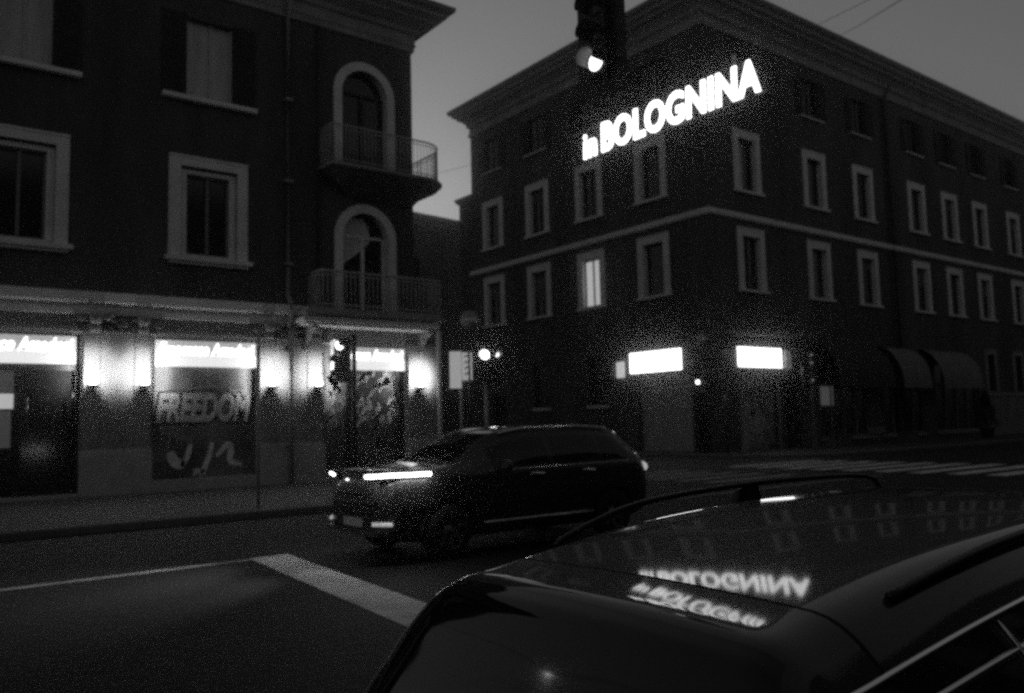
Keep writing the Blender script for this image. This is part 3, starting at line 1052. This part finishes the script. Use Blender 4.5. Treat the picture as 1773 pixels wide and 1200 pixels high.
# ------------------------------------------------------------------ far buildings across the side street
FB = thing('far_building', 'distant plain block with a pale eaves line closing the side street', 'building', (37, 62, 0))
facade(-14, 5.8, 0, 19.6, [(-4.2, -2.9, 13.6, 16.2), (-.4, .9, 13.6, 16.2), (-4.2, -2.9, 8.6, 11.2), (-.4, .9, 8.6, 11.2), (-4.6, -2.2, 0.1, 4.0)], .3).build('wall', mat('far_plaster', .12, .9, .3, .5), FB)
MB().quad((5.8, 0, 0), (5.8, 12, 0), (5.8, 12, 19.6), (5.8, 0, 19.6)).build('wall', MATS['far_plaster'], FB)
for x in (-3.55, .25):
    for z in (8.6, 13.6):
        f = MB().box(-.65, .65, .2, .24, 0, 2.6).build('window', M_GLASS, FB, (x, 0, z))
        MB().box(-.8, .8, -.12, 0, -.1, 0).build('sill', M_TRIM2, f)
sweep([(-14, 0), (5.8, 0), (5.8, 12)], [(0, 19.1), (.1, 19.15), (.2, 19.4), (.6, 19.6), (.7, 19.75), (0, 19.8)]).build('cornice', M_TRIM2, FB)
MB().add([(-14.5, -.8, 19.8), (6.6, -.8, 19.8), (6.6, 12, 19.8), (-8, 6, 22.2), (1.5, 6, 22.2), (-14.5, 12, 19.8)], [(0, 1, 4, 3), (1, 2, 4), (2, 5, 3, 4), (5, 0, 3)]).build('roof', M_ROOF, FB)
MB().box(-4.6, -2.2, .2, .25, .1, 4.0).build('door', M_DARK, FB)
MB().box(-7, 5, -.03, -.005, 4.3, 4.6).build('string_course', M_TRIM2, FB)
NB = thing('neighbour_building', 'narrow lower dark building end adjoining the far side of the corner building', 'building', (CX, CY + A_LEN + .02, 0))
MB().box(.01, 12, 0, 1.45, 0, 16.2).build('wall', mat('neighbour_plaster', .06, .9, .3, .5), NB)
sweep([(12, 1.45), (.01, 1.45), (.01, 0)], [(0, 16.2), (.2, 16.4), (.25, 16.6), (-.3, 16.65), (-.3, 16.2)]).build('cornice', M_TRIM2, NB)
MB().box(.2, 12, 0, 1.4, 16.66, 16.8).build('roof', M_ROOF, NB)

# the street side behind the photographer: it is what the near car panels and glass mirror
OB = thing('opposite_building', 'plain dark building standing across the street behind the parked estate car', 'building', (-30, -9, 0))
MB().box(0, 110, -12, 0, 0, 17).build('wall', mat('opposite_plaster', .07, .9, .3, .5), OB)
MB().box(-.6, 110.6, -12.6, .6, 17.003, 17.4).build('cornice', M_TRIM2, OB)
for k in range(24):
    for z in (4.8, 8.6, 12.4):
        f = MB().box(-.65, .65, .0, .06, 0, 2.4).build('window', M_GLASS, OB, (2.5 + k * 4.5, 0, z))

# ------------------------------------------------------------------ traffic lights, signs and poles
def signal_head(parent, loc, rot, lit=None, n=3, backboard=False, lens_r=.1, mlit=E_SIG):
    """head facing local -y, origin at its bottom centre"""
    H_ = n * .32
    h = thing('signal_head', None, None, loc, rot)
    del_keys = [k for k in h.keys()]
    g_ = MB()
    g_.box(-.15, .15, 0, .2, 0, H_)
    if backboard:
        g_.box(-.36, .36, .1, .115, -.22, H_ + .22)
    body = g_.build('housing', M_BLACK, parent, loc, rot)
    bpy.data.objects.remove(h)
    for k in range(n):
        zc = .16 + k * .32
        MB().lathe([(.001, -.025), (lens_r * .6, -.02), (lens_r, 0)], (0, -.002, zc), 'y').build('lens', mlit if k == lit else M_LENS, body)
        MB().lathe([(lens_r * 1.12, 0), (lens_r * 1.14, -.2)], (0, 0, zc), 'y', 16, math.radians(-20), math.radians(200)).build('visor', M_BLACK, body)
    return body


t = thing('traffic_light', 'traffic light hanging high over the road, cut by the top edge, one lens lit', 'traffic light', (6.46, 6.68, 5.62))
signal_head(t, (0, 0, 0), R(-90 + 4), lit=0, n=4, backboard=True, lens_r=.11, mlit=mat('lit_signal_near', .9, .5, emit=2.2))
MB().tube([(.1, 0, 1.28), (.1, 0, 2.3)], .035, 8).build('hanger', M_BLACK, t)
cab = MB()
cab.tube([(-22, -8.4, 10.2), (-6, -.2, 8.6), (6.56, 6.68, 7.95), (6.7, -1, 8.5), (6.9, -8.4, 9.6)], .01, 5)
tag(cab.build('span_cable', M_BLACK), 'black span cable carrying the hanging traffic light above the road', 'cable')

# signal at the left kerb
t = thing('traffic_light', 'traffic light on a dark pole at the kerb in front of the corner shop window', 'traffic light', (8.42, 16.6, .12))
MB().tube([(0, 0, 0), (0, 0, 3.62)], .05, 10).lathe([(.12, 0), (.12, .08), (.06, .14)], (0, 0, 0)).build('pole', M_BLACK, t)
signal_head(t, (-.34, 0, 2.55), R(-62), lit=2)
MB().box(-.3, 0, -.02, .02, 2.75, 2.79).box(-.3, 0, -.02, .02, 3.25, 3.29).build('bracket', M_BLACK, t)

# pole at the kerb
t = thing('kerb_pole', 'slim pale metal pole standing at the kerb before the graffiti shutter', 'pole', (6.06, 16.02, .12))
MB().tube([(0, 0, 0), (0, 0, 3.45)], .032, 10).build('pole', M_METAL, t)
MB().lathe([(.06, 0), (.06, .05), (.035, .08)], (0, 0, 0)).build('base_collar', M_METAL, t)
MB().ball((0, 0, 3.47), .04).build('finial', M_METAL, t)

# cluster at the side-street corner
def disc(parent, loc, rot, r, name='sign_face'):
    f_ = MB().lathe([(.001, -.012), (r, -.012), (r, .0), (.001, 0)], (0, 0, 0), 'y', 28).build(name, M_RED, parent, loc, rot)
    MB().box(-r * .78, r * .78, -.016, -.0125, -r * .17, r * .17).build('white_bar', M_WHITE, f_)
    MB().lathe([(r * .92, -.0155), (r, -.0155)], (0, 0, 0), 'y', 28).build('white_rim', mat('sign_rim', .2, .5), f_)


t = thing('no_entry_sign', 'round no-entry sign on a dark pole left of the big corner building', 'sign', (13.9, 20.1, .12))
MB().tube([(0, 0, 0), (0, 0, 4.95)], .035, 8).build('pole', M_BLACK, t)
disc(t, (0, -.05, 4.62), R(-38), .29)
t = thing('direction_sign', 'pale double sign board on a post at the side-street corner', 'sign', (13.73, 20.3, .12))
MB().tube([(0, 0, 0), (0, 0, 3.65)], .04, 8).build('pole', M_METAL, t)
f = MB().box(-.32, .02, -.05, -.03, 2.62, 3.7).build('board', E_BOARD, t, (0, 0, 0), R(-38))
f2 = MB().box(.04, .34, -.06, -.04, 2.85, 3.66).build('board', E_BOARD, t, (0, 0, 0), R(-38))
g = MB()
for k in range(4):
    z = 3.0 + k * .17
    g.prism([(.12, z), (.28, z + .05), (.28, z + .1), (.12, z + .05)], -.064, -.0605)
g.build('arrow_marks', M_DARK, f2)
t = thing('traffic_light', 'traffic light with bright upper lens at the side-street corner beside the sign board', 'traffic light', (14.3, 19.85, .12))
MB().tube([(0, 0, 0), (0, 0, 2.6)], .05, 10).build('pole', M_METAL, t)
signal_head(t, (0, 0, 2.78), R(-46), lit=2, n=3, lens_r=.13)
MB().box(-.04, .04, -.04, .04, 2.6, 2.8).build('bracket', M_BLACK, t)
signal_head(t, (.3, -.18, 2.78), R(-20), lit=2, n=3, lens_r=.07, mlit=E_SIG2)

# pole group in front of the corner building
t = thing('traffic_light', 'traffic light under a no-entry disc at the corner of the dark building', 'traffic light', (29.5, 24.4, .12))
MB().tube([(0, 0, 0), (0, 0, 5.35)], .06, 10).build('pole', M_BLACK, t)
signal_head(t, (-.12, .2, 2.7), R(-60), lit=1, lens_r=.1, mlit=mat('lit_signal_mid', .9, .5, emit=3.0))
signal_head(t, (.25, -.25, 2.6), R(10), lit=None)
disc(t, (-.06, -.06, 5.1), R(-38), .27)
MB().box(-.36, .36, -.02, 0, 4.3, 4.7).build('route_plate', mat('plate_grey', .09, .6), t, (-.02, -.1, 0), R(-38))
t = thing('push_button_post', 'short post with a pale round button box right of the corner traffic light', 'post', (29.9, 23.55, .12))
MB().tube([(0, 0, 0), (0, 0, 2.6)], .035, 8).build('post', M_BLACK, t)
MB().ball((0, -.02, 2.35), .15, 12, (.8, .6, 1.7)).build('button_box', mat('button_pale', .25, .5), t)
t = thing('traffic_light', 'dark traffic light seen edge-on on a worn pole left of the dark awning', 'traffic light', (32.6, 21.0, .12))
MB().tube([(0, 0, 0), (0, 0, 4.3)], .07, 10).box(-.09, .09, -.09, .09, 0, 1.4).build('pole', mat('scuffed_post', .12, .6, .7, 6), t)
signal_head(t, (-.1, .14, 2.75), R(50), lit=None)
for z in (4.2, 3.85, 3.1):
    MB().ball((-.05, -.1, z), .055).build('shiny_spot', mat('shiny_spot_glow', .5, .3, emit=.12), t)  # shiny spots on the pole, added as faintly glowing balls

# illuminated hanging sign over the street
SG = thing('illuminated_street_sign', 'hanging street illumination spelling in BOLOGNINA in glowing letters', 'street sign', (14.0, 15.02, 8.2))
me = fit_text('BOLOGNINA', 4.6, .74, .02, .03, .04, .64, 0.0, 1.06)
place('lettering', with_mat(me, E_NEON), SG, (0, 0, 0), RA)
me = fit_text('in', .46, .62, .02, .02, .04, 0.0, 0.0, 1.06)
place('lettering', with_mat(me, E_NEON), SG, (0, 0, 0), RA)
g = MB()
g.box(-.1, 5.35, .07, .09, -.02, 0.0).box(-.1, 5.35, .07, .09, .78, .8)
for k in range(6):
    x = -.1 + k * 1.08
    g.box(x, x + .02, .07, .09, 0, .78)
g.build('carrying_frame', M_BLACK, SG, (0, 0, 0), RA)
cab = MB()
cab.tube([(14.1, 24 - 24 * k / 20, 9.02 + .9 * (2 * k / 20 - 1) ** 2) for k in range(21)], .005, 5)
tag(cab.build('span_cable', M_BLACK), 'thin cable holding the glowing letters across the street', 'cable')
cab = MB()
cab.tube([(41.5, 23.7, 22.35), (31, 16.9, 17.2), (20.43, 10, 12.13), (18, 0, 11.6), (17, -9, 12.4)], .014, 5)
tag(cab.build('overhead_wire', M_BLACK), 'thin overhead wire crossing the sky at upper right', 'wire')

t = thing('street_lamp', 'round lit street lamp hung on a cable over the road, mirrored in the rear window', 'street lamp', (-7.2, 13.0, 7.6))
MB().ball((0, 0, 0), .2, 14, (1, 1, .8)).build('lamp_glass', mat('street_lamp_glass', .9, .5, emit=14.0), t)
MB().lathe([(.04, .3), (.24, .12), (.26, .06), (.24, .1), (.02, .26)], (0, 0, 0)).build('lamp_hood', M_GUTTER, t)
MB().tube([(0, -13, 2.2), (0, 0, .3), (0, 10.4, 1.6)], .012, 5).build('hanging_cable', M_BLACK, t)

# ------------------------------------------------------------------ cars
def pchip(xs, ys, x):
    xs, ys, x = np.array(xs, float), np.array(ys, float), np.array(x, float)
    h = np.diff(xs)
    d = np.diff(ys) / h
    m_ = np.zeros(len(xs))
    m_[0], m_[-1] = d[0], d[-1]
    for i in range(1, len(xs) - 1):
        if d[i - 1] * d[i] > 0:
            w1, w2 = 2 * h[i] + h[i - 1], h[i] + 2 * h[i - 1]
            m_[i] = (w1 + w2) / (w1 / d[i - 1] + w2 / d[i])
    k = np.clip(np.searchsorted(xs, x) - 1, 0, len(xs) - 2)
    t_ = (x - xs[k]) / h[k]
    return ((2 * t_ ** 3 - 3 * t_ ** 2 + 1) * ys[k] + (t_ ** 3 - 2 * t_ ** 2 + t_) * h[k] * m_[k] + (-2 * t_ ** 3 + 3 * t_ ** 2) * ys[k + 1] + (t_ ** 3 - t_ ** 2) * h[k] * m_[k + 1])


def car_shell(S, xs):
    """grid of body points. S: dict of splines. Returns array [nx][nv] of (x,y,z), v from bottom centre round the +y side to top centre"""
    top = pchip(*zip(*S['top']), xs)
    belt = pchip(*zip(*S['belt']), xs)
    wid = pchip(*zip(*S['wid']), xs)
    rw = pchip(*zip(*S['roofw']), xs)
    zb = pchip(*zip(*S['bot']), xs)
    rows = []
    crown = S.get('crown', .05)
    for x, zt, zbelt, w_, wr, z0 in zip(xs, top, belt, wid, rw, zb):
        zbl = min(zbelt, zt - .05)
        prof = []
        lower = [(0, z0), (.8 * w_, z0), (.93 * w_, z0 + .05), (.97 * w_, z0 + .16), (w_, z0 + (zbl - z0) * .55), (.985 * w_, zbl - .06), (.955 * w_, zbl)]
        P = [(a, b) for a, b in lower]
        # lower part, 16 samples
        seg = []
        for a, b in zip(P[:-1], P[1:]):
            seg.append(math.hypot(b[0] - a[0], b[1] - a[1]))
        n_low = [3, 2, 3, 6, 5, 2]
        for (a, b), n_ in zip(zip(P[:-1], P[1:]), n_low):
            for k in range(n_):
                t_ = k / n_
                prof.append((a[0] + (b[0] - a[0]) * t_, a[1] + (b[1] - a[1]) * t_))
        # greenhouse side: 8 samples from belt to cant rail
        hh = max(zt - crown * 1.0 - zbl, .0)
        g0 = (.955 * w_, zbl)
        fr = min(1.0, hh / .35)
        wtop = .955 * w_ + (wr - .955 * w_) * fr
        g1 = (wtop, zt - crown - min(S.get('cant', .06), hh * .3))
        for k in range(9):
            t_ = k / 9
            bul = .03 * math.sin(math.pi * t_) * fr
            prof.append((g0[0] + (g1[0] - g0[0]) * t_ + bul, g0[1] + (g1[1] - g0[1]) * t_))
        # top: from cant rail to centre, rounded shoulder then crown
        for k in range(15):
            t_ = k / 14
            y_ = g1[0] * (1 - t_ ** 1.35)
            q = y_ / g1[0]
            tot = max(zt - g1[1], .02)
            z_ = zt - min(.016, tot * .3) * q * q - (tot - min(.016, tot * .3)) * max(0, (q - .8) / .2) ** 2.2
            prof.append((y_, z_))
        rows.append([(x, a, b) for a, b in prof])
    return rows


NLOW = 21
NG = 30   # index of cant rail = NLOW + 9


def build_car(t_, S, xs, glassf, paint, wheels, wr_, wheel_skip=()):
    rows = car_shell(S, xs)
    nx, nv = len(rows), len(rows[0])
    cls = {}
    for i in range(nx - 1):
        for j in range(nv - 1):
            xm = (xs[i] + xs[i + 1]) / 2
            zm = sum(rows[a][b][2] for a in (i, i + 1) for b in (j, j + 1)) / 4
            k = glassf(i, j, xm, zm)
            if j < NLOW and j > 3:
                for wx in wheels:
                    if math.hypot(xm - wx, zm - wr_) < wr_ + .07:
                        k = 'cut'
            if j <= 3:
                for wx in wheels:
                    if abs(xm - wx) < wr_ + .03:
                        k = 'cut' if j == 3 else k
            cls[i, j] = k
    # snap the arch edges to circles
    kept, gone = set(), set()
    for (i, j), k in cls.items():
        for a in (i, i + 1):
            for b in (j, j + 1):
                (gone if k == 'cut' else kept).add((a, b))
    for (a, b) in kept & gone:
        x, y, z = rows[a][b]
        if b <= 4:
            continue
        for wx in wheels:
            d_ = math.hypot(x - wx, z - wr_)
            if d_ < wr_ + .25 and d_ > 1e-3:
                s_ = (wr_ + .07) / d_
                rows[a][b] = (wx + (x - wx) * s_, y, wr_ + (z - wr_) * s_)
    groups = {}
    for (i, j), k in cls.items():
        if k == 'cut':
            continue
        for sd_ in (1, -1):
            key = k if k in ('body', 'seal', 'rear_window', 'windscreen', 'tailgate', 'bonnet') else (k, sd_)
            groups.setdefault(key, []).append((i, j, sd_))
    res = {}
    for key, fl in groups.items():
        mb = MB()
        idx = {}

        def vid(a, b, s_):
            if b == nv - 1 or b == 0:
                s_ = 1
            q = (a, b, s_)
            if q not in idx:
                idx[q] = len(mb.v)
                p_ = rows[a][b]
                mb.v.append((p_[0], p_[1] * s_, p_[2]))
            return idx[q]
        for (i, j, s_) in fl:
            f_ = (vid(i, j, s_), vid(i, j + 1, s_), vid(i + 1, j + 1, s_), vid(i + 1, j, s_))
            if s_ == 1:
                f_ = f_[::-1]
            mb.f.append(f_)
            mb.s.append(True)
        if key == 'body':
            for a in (0, nx - 1):
                ring = [vid(a, b, 1) for b in range(nv)] + [vid(a, b, -1) for b in range(nv - 2, 0, -1)]
                mb.f.append(tuple(ring if a == 0 else ring[::-1]))
                mb.s.append(False)
        nm = key if isinstance(key, str) else key[0]
        mm = {'body': paint, 'seal': M_SEAL, 'tailgate': paint, 'bonnet': paint}.get(nm, M_CARG)
        res[key] = mb.build(nm, mm, t_)
    # wheels and dark arches
    hw = max(p_[1] for p_ in S['wid'])
    for wx in wheels:
        for s_ in (1, -1):
            y_ = s_ * (hw - .13)
            w__ = MB().lathe([(wr_ * .62, -.11), (wr_ * .95, -.11), (wr_, -.07), (wr_, .07), (wr_ * .95, .11), (wr_ * .62, .11)], (0, 0, 0), 'y', 28).build('wheel', M_TYRE, t_, (wx, y_, wr_))
            g_ = MB()
            g_.lathe([(wr_ * .63, -.09), (wr_ * .66, -.1), (wr_ * .66, .1), (wr_ * .63, .09)], (0, 0, 0), 'y', 28)
            g_.lathe([(.001, s_ * .07), (.07, s_ * .07), (.08, s_ * .05), (.08, s_ * .03)], (0, 0, 0), 'y', 14)
            for k in range(7):
                a = 2 * math.pi * k / 7
                ca, sa = math.cos(a), math.sin(a)
                p1, p2 = .06, wr_ * .64
                hw_ = .028
                g_.add([(ca * p1 - sa * hw_, s_ * .06, sa * p1 + ca * hw_), (ca * p1 + sa * hw_, s_ * .06, sa * p1 - ca * hw_),
                        (ca * p2 + sa * hw_, s_ * .085, sa * p2 - ca * hw_), (ca * p2 - sa * hw_, s_ * .085, sa * p2 + ca * hw_)], [(0, 1, 2, 3)])
            g_.build('rim', M_RIM, w__)
            MB().lathe([(.001, 0), (wr_ * .62, 0)], (0, s_ * .02, 0), 'y', 20).build('brake_shadow_disc', M_DARK, w__)
            # wheel well liner
        MB().lathe([(wr_ + .068, -(hw - .02)), (wr_ + .068, hw - .02)], (wx, 0, wr_), 'y', 24, 0.0, math.pi).build('wheel_arch_liner', M_DARK, t_)
    return rows, res


# --- foreground wagon, rear end towards the camera; local x = metres forward of x=0.88 world
WX = .88
t = thing('parked_estate_car', 'glossy black estate car with roof rails parked close in the right foreground', 'car', (WX, 1.43, 0))
top = [(0, .50), (.03, .66), (.08, .82), (.13, .93), (.19, 1.02), (.27, 1.14), (.33, 1.235), (.365, 1.28)]
_sl = [(.395, .8), (.41, .4), (.43, .2), (.45, .12), (.47, .095), (.52, .118), (.585, .152), (.60, .138), (.7, .130), (.85, .118), (1.1, .085), (1.4, .045), (1.9, .0), (2.3, -.035), (2.6, -.1)]
_x, _z = .395, 1.296
top.append((_x, _z))
while _x < 2.599:
    _d = .015 if _x < .6 else .05
    _z += _d * float(pchip(*zip(*_sl), [min(_x + _d / 2, 2.6)])[0])
    _x += _d
    top.append((_x, _z))
top += [(2.78, 1.35), (3.05, 1.24), (3.45, 1.02), (3.58, .97), (4.1, .9), (4.45, .8), (4.58, .66), (4.62, .5)]
S = dict(top=top, belt=[(0, .6), (.1, .8), (.3, .93), (1.5, .92), (3.4, .9), (4.2, .84), (4.62, .6)],
         wid=[(0, .60), (.06, .68), (.25, .775), (.8, .865), (2.5, .89), (3.8, .87), (4.3, .80), (4.55, .68), (4.62, .58)],
         roofw=[(0, .60), (.3, .565), (.5, .555), (1.2, .565), (2.5, .56), (3.2, .56), (3.6, .6), (4.62, .5)],
         bot=[(0, .38), (.2, .25), (.6, .2), (4.0, .2), (4.4, .24), (4.62, .34)], crown=.03, cant=.03)
xs = sorted(set(list(np.linspace(0, .6, 49)) + list(np.linspace(.6, 3.1, 76)) + list(np.linspace(3.1, 4.62, 39))) | {.588, .600})


def g_wagon(i, j, x, z):
    if j < NLOW:
        return 'body'
    if j < NG:       # sides
        if NLOW + 1 <= j < NG - 1:
            if .42 < x < .98:
                return 'side_window'
            if 1.03 < x < 1.85:
                return 'side_window'
            if 1.93 < x < 2.95:
                return 'side_window'
        if .588 < x < .6 and j >= NG - 1:
            return 'seal'
        return 'body'
    # top
    if .588 <= x <= .6:
        return 'seal'
    if .18 < x < .40:
        return 'rear_window' if j >= NG + 2 else 'body'
    if .40 <= x < .588:
        return 'tailgate'
    if 2.72 < x < 3.48 and j >= NG + 2:
        return 'windscreen'
    return 'body'


rows, res = build_car(t, S, xs, g_wagon, M_CAR, (.78, 3.62), .31)


def at_xy(rows_, xs_, x, j, s_=1):
    i = int(np.argmin(np.abs(np.array(xs_) - x)))
    p_ = rows_[i][j]
    return Vector((p_[0], p_[1] * s_, p_[2]))


for s_ in (1, -1):
    # roof rail with posts
    pts = []
    for x in np.linspace(.75, 2.62, 30):
        p_ = at_xy(rows, xs, x, NG + 2, s_)
        e = min(1, (x - .75) / .45, (2.62 - x) / .10) * (1.0 if s_ > 0 else .1)
        pts.append((p_.x, p_.y + s_ * .0, p_.z + .008 + .058 * math.sin(math.pi / 2 * max(0, e))))
    rl = MB().tube(pts, .0105, 8, flat=1.2).build('roof_rail', M_BLACK, t)
    for x in ((1.7,) if s_ > 0 else ()):
        p_ = at_xy(rows, xs, x, NG + 2, s_)
        MB().add([(x - .09, p_.y - .012, p_.z - .005), (x + .07, p_.y - .012, p_.z - .005), (x + .05, p_.y - .012, p_.z + .066), (x - .05, p_.y - .012, p_.z + .05),
                  (x - .09, p_.y + .012, p_.z - .005), (x + .07, p_.y + .012, p_.z - .005), (x + .05, p_.y + .012, p_.z + .066), (x - .05, p_.y + .012, p_.z + .05)],
                 [(0, 1, 2, 3), (7, 6, 5, 4), (0, 4, 5, 1), (1, 5, 6, 2), (3, 2, 6, 7), (0, 3, 7, 4)]).build('rail_post', M_BLACK, rl)
    # bright window trim
    for (jj, dz, wd) in ((NG - 1, .004, .006), (NG - 2, -.012, .009)):
        line = [at_xy(rows, xs, x, jj, s_) + Vector((0, s_ * .012, dz)) for x in np.linspace(.46, 2.9, 60)]
        g = MB()
        arc_ = [(-1, .18), (-.5, .09), (0, 0), (.5, -.09), (1, -.18), (1, -1.2), (-1, -1.2)]
        for p_ in line:
            g.v += [(p_.x, p_.y + s_ * q[0] * wd, p_.z + q[1] * wd) for q in arc_]
        for a_ in range(len(line) - 1):
            for k in range(7):
                f_ = (a_ * 7 + k, a_ * 7 + (k + 1) % 7, (a_ + 1) * 7 + (k + 1) % 7, (a_ + 1) * 7 + k)
                g.f.append(f_ if s_ > 0 else f_[::-1])
                g.s.append(k < 4)
        g.build('window_trim', M_CHROME, t)
    line = [at_xy(rows, xs, x, NLOW + 1, s_) + Vector((0, s_ * .006, 0)) for x in np.linspace(.46, 2.9, 40)]
    MB().tube(line, .0045, 6).build('window_trim', M_CHROME, t)
    for xx in (.42, 1.0):
        line = [at_xy(rows, xs, xx, j, s_) + Vector((0, s_ * .006, 0)) for j in range(NLOW + 1, NG)]
        MB().tube(line, .004, 6).build('pillar_trim', M_CHROME, t)
    # rear lamps and door mirrors
    g = MB()
    for z in (.66, .76):
        pass
    a = at_xy(rows, xs, .09, 14, s_)
    MB().ball((.09, s_ * .66, .78), .1, 12, (.7, 1.4, 1.3)).build('tail_lamp', M_LENS, t)
    MB().ball((2.85, s_ * 1.0, .98), .1, 12, (.7, 1.3, .8)).build('door_mirror', M_CAR, t)
    MB().ball((4.42, s_ * .6, .66), .11, 12, (1.3, 1.5, .7)).build('headlight', M_CARG, t)
    for x in (1.2, 2.2):
        MB().tube([(x, s_ * .905, .78), (x + .2, s_ * .905, .79)], .014, 6).build('door_handle', M_CAR, t)
MB().box(-.02, .02, -.26, .26, .56, .67).build('number_plate', M_WHITE, t)
MB().tube([(.40, -.02, 1.02), (.2, .02, 1.03)], .008, 5).build('rear_wiper', M_BLACK, t)

# --- moving crossover, here at rest, heading left
t = thing('passing_crossover_car', 'dark crossover car crossing the junction with bright headlamp strips', 'car', (9.62, 9.92, 0), R(180))
S2 = dict(top=[(0, .62), (.03, .95), (.1, 1.1), (.3, 1.38), (.5, 1.56), (.7, 1.62), (1.4, 1.665), (2.2, 1.66), (2.7, 1.60), (3.1, 1.44), (3.45, 1.25), (3.62, 1.19), (4.1, 1.15), (4.4, 1.15), (4.55, 1.09), (4.62, .85)],
          belt=[(0, .9), (.3, 1.1), (1.5, 1.09), (3.4, 1.08), (4.3, 1.05), (4.62, .75)],
          wid=[(0, .72), (.08, .84), (.4, .92), (2.5, .925), (3.9, .91), (4.35, .84), (4.55, .72), (4.62, .6)],
          roofw=[(0, .7), (.4, .64), (1.2, .64), (2.6, .63), (3.4, .62), (4.62, .55)],
          bot=[(0, .42), (.2, .3), (.6, .24), (4.0, .24), (4.4, .28), (4.62, .36)], crown=.05)
xs2 = sorted(set(list(np.linspace(0, 4.62, 110))))


def g_suv(i, j, x, z):
    if j < NLOW:
        return 'body'
    if j < NG:
        if NLOW + 1 <= j < NG - 1:
            if .45 < x < 1.0 or 1.06 < x < 1.95 or 2.03 < x < 3.0:
                return 'side_window'
        return 'body'
    if .14 < x < .5 and j >= NG + 2:
        return 'rear_window'
    if 2.72 < x < 3.5 and j >= NG + 2:
        return 'windscreen'
    return 'body'


rows2, res2 = build_car(t, S2, xs2, g_suv, M_CAR, (.85, 3.72), .35)
for s_ in (1, -1):
    # slim headlamp strip wrapping the corner
    pts = [Vector((x, s_ * (float(pchip(*zip(*S2['wid']), [x])[0]) - .02), 1.085)) for k, x in enumerate(np.linspace(4.02, 4.52, 10))]
    end = Vector((4.62, s_ * .45, pts[-1].z - .02))
    pts += [pts[-1] * .6 + end * .4 + Vector((.03, s_ * .04, 0)), end]
    near = (s_ == 1)
    ld_ = bpy.data.lights.new('headlamp_beam', 'SPOT')
    ld_.energy = 190.0
    ld_.spot_size = R(70)
    ld_.spot_blend = .9
    ld_.shadow_soft_size = .04
    lo_ = bpy.data.objects.new('headlamp_beam', ld_)
    COL.objects.link(lo_)
    lo_.parent = t
    lo_.location = (4.72, s_ * .55, .98)
    lo_.rotation_euler = Vector((-1, 0, .16)).to_track_quat('Z', 'Y').to_euler()
    hl = MB().tube(pts, .05, 8, flat=.6).build('headlight', M_CARG, t)
    MB().tube([p_ + Vector((0, s_ * .05, .01)) for p_ in pts[:-1]] + [pts[-1] + Vector((.05, 0, .01))], .026 if near else .02, 8).build('lit_strip', E_DRL, hl)
    rl = MB().tube([tuple(at_xy(rows2, xs2, x, NG + 1, s_) + Vector((0, 0, .045))) for x in np.linspace(.7, 2.7, 20)], .018, 8).build('roof_rail', M_CHROME, t)
    m_ = MB().ball((2.92, s_ * 1.03, 1.14), .12, 12, (.6, 1.1, .75)).build('door_mirror', M_CAR, t)
    MB().tube([(2.96, s_ * .9, 1.07), (2.94, s_ * 1.0, 1.1)], .025, 6).build('mirror_arm', M_BLACK, m_)
    for x in (1.25, 2.2):
        MB().tube([(x, s_ * .945, 1.0), (x + .22, s_ * .945, 1.01)], .02, 6).build('door_handle', M_CHROME, t)
    MB().ball((.06, s_ * .7, .98), .12, 12, (.6, 1.2, .7)).build('tail_lamp', mat('lit_tail_lamp', .5, .4, emit=.4), t)
    line = [at_xy(rows2, xs2, x, NLOW, s_) + Vector((0, s_ * .008, .0)) for x in np.linspace(.5, 3.1, 30)]
    MB().tube(line, .007, 6).build('window_trim', M_CHROME, t)
    MB().tube([(4.5, s_ * .8, .5), (4.65, s_ * .58, .5)], .025, 8).build('bumper_highlight', mat('bumper_highlight_glow', .8, .5, emit=.3), t)  # glowing tubes added for the reflected highlights on the bumper
    MB().tube([(1.3, s_ * .93, .42), (3.2, s_ * .93, .42)], .02, 6).build('sill_trim', M_CHROME, t)
g = MB()
for k in range(5):
    z = .62 + k * .06
    g.box(4.6, 4.64, -.42, .42, z, z + .02)
g.build('grille', M_CHROME, t)
MB().box(4.6, 4.63, -.26, .26, .44, .55).build('number_plate', M_WHITE, t)
MB().box(4.5, 4.66, -.62, .62, .74, .78).box(4.5, 4.65, -.7, .7, .36, .41).build('bumper_strip', M_CHROME, t)

# ------------------------------------------------------------------ added scattering volume, standing in for film halation round the lamps and lit letters
hz = MB().box(-130, 270, -70, 330, -1.0, 34.0).mesh('halation_volume', None)
hm = bpy.data.materials.new('halation_scatter')
hm.use_nodes = True
ht = hm.node_tree
ht.nodes.remove(ht.nodes['Principled BSDF'])
pv = ht.nodes.new('ShaderNodeVolumePrincipled')
pv.inputs['Color'].default_value = (1, 1, 1, 1)
pv.inputs['Density'].default_value = 0.0045
pv.inputs['Anisotropy'].default_value = 0.978
ht.links.new(pv.outputs[0], ht.nodes['Material Output'].inputs['Volume'])
hz.materials.append(hm)
tag(place('halation_volume', hz), kind='stuff')
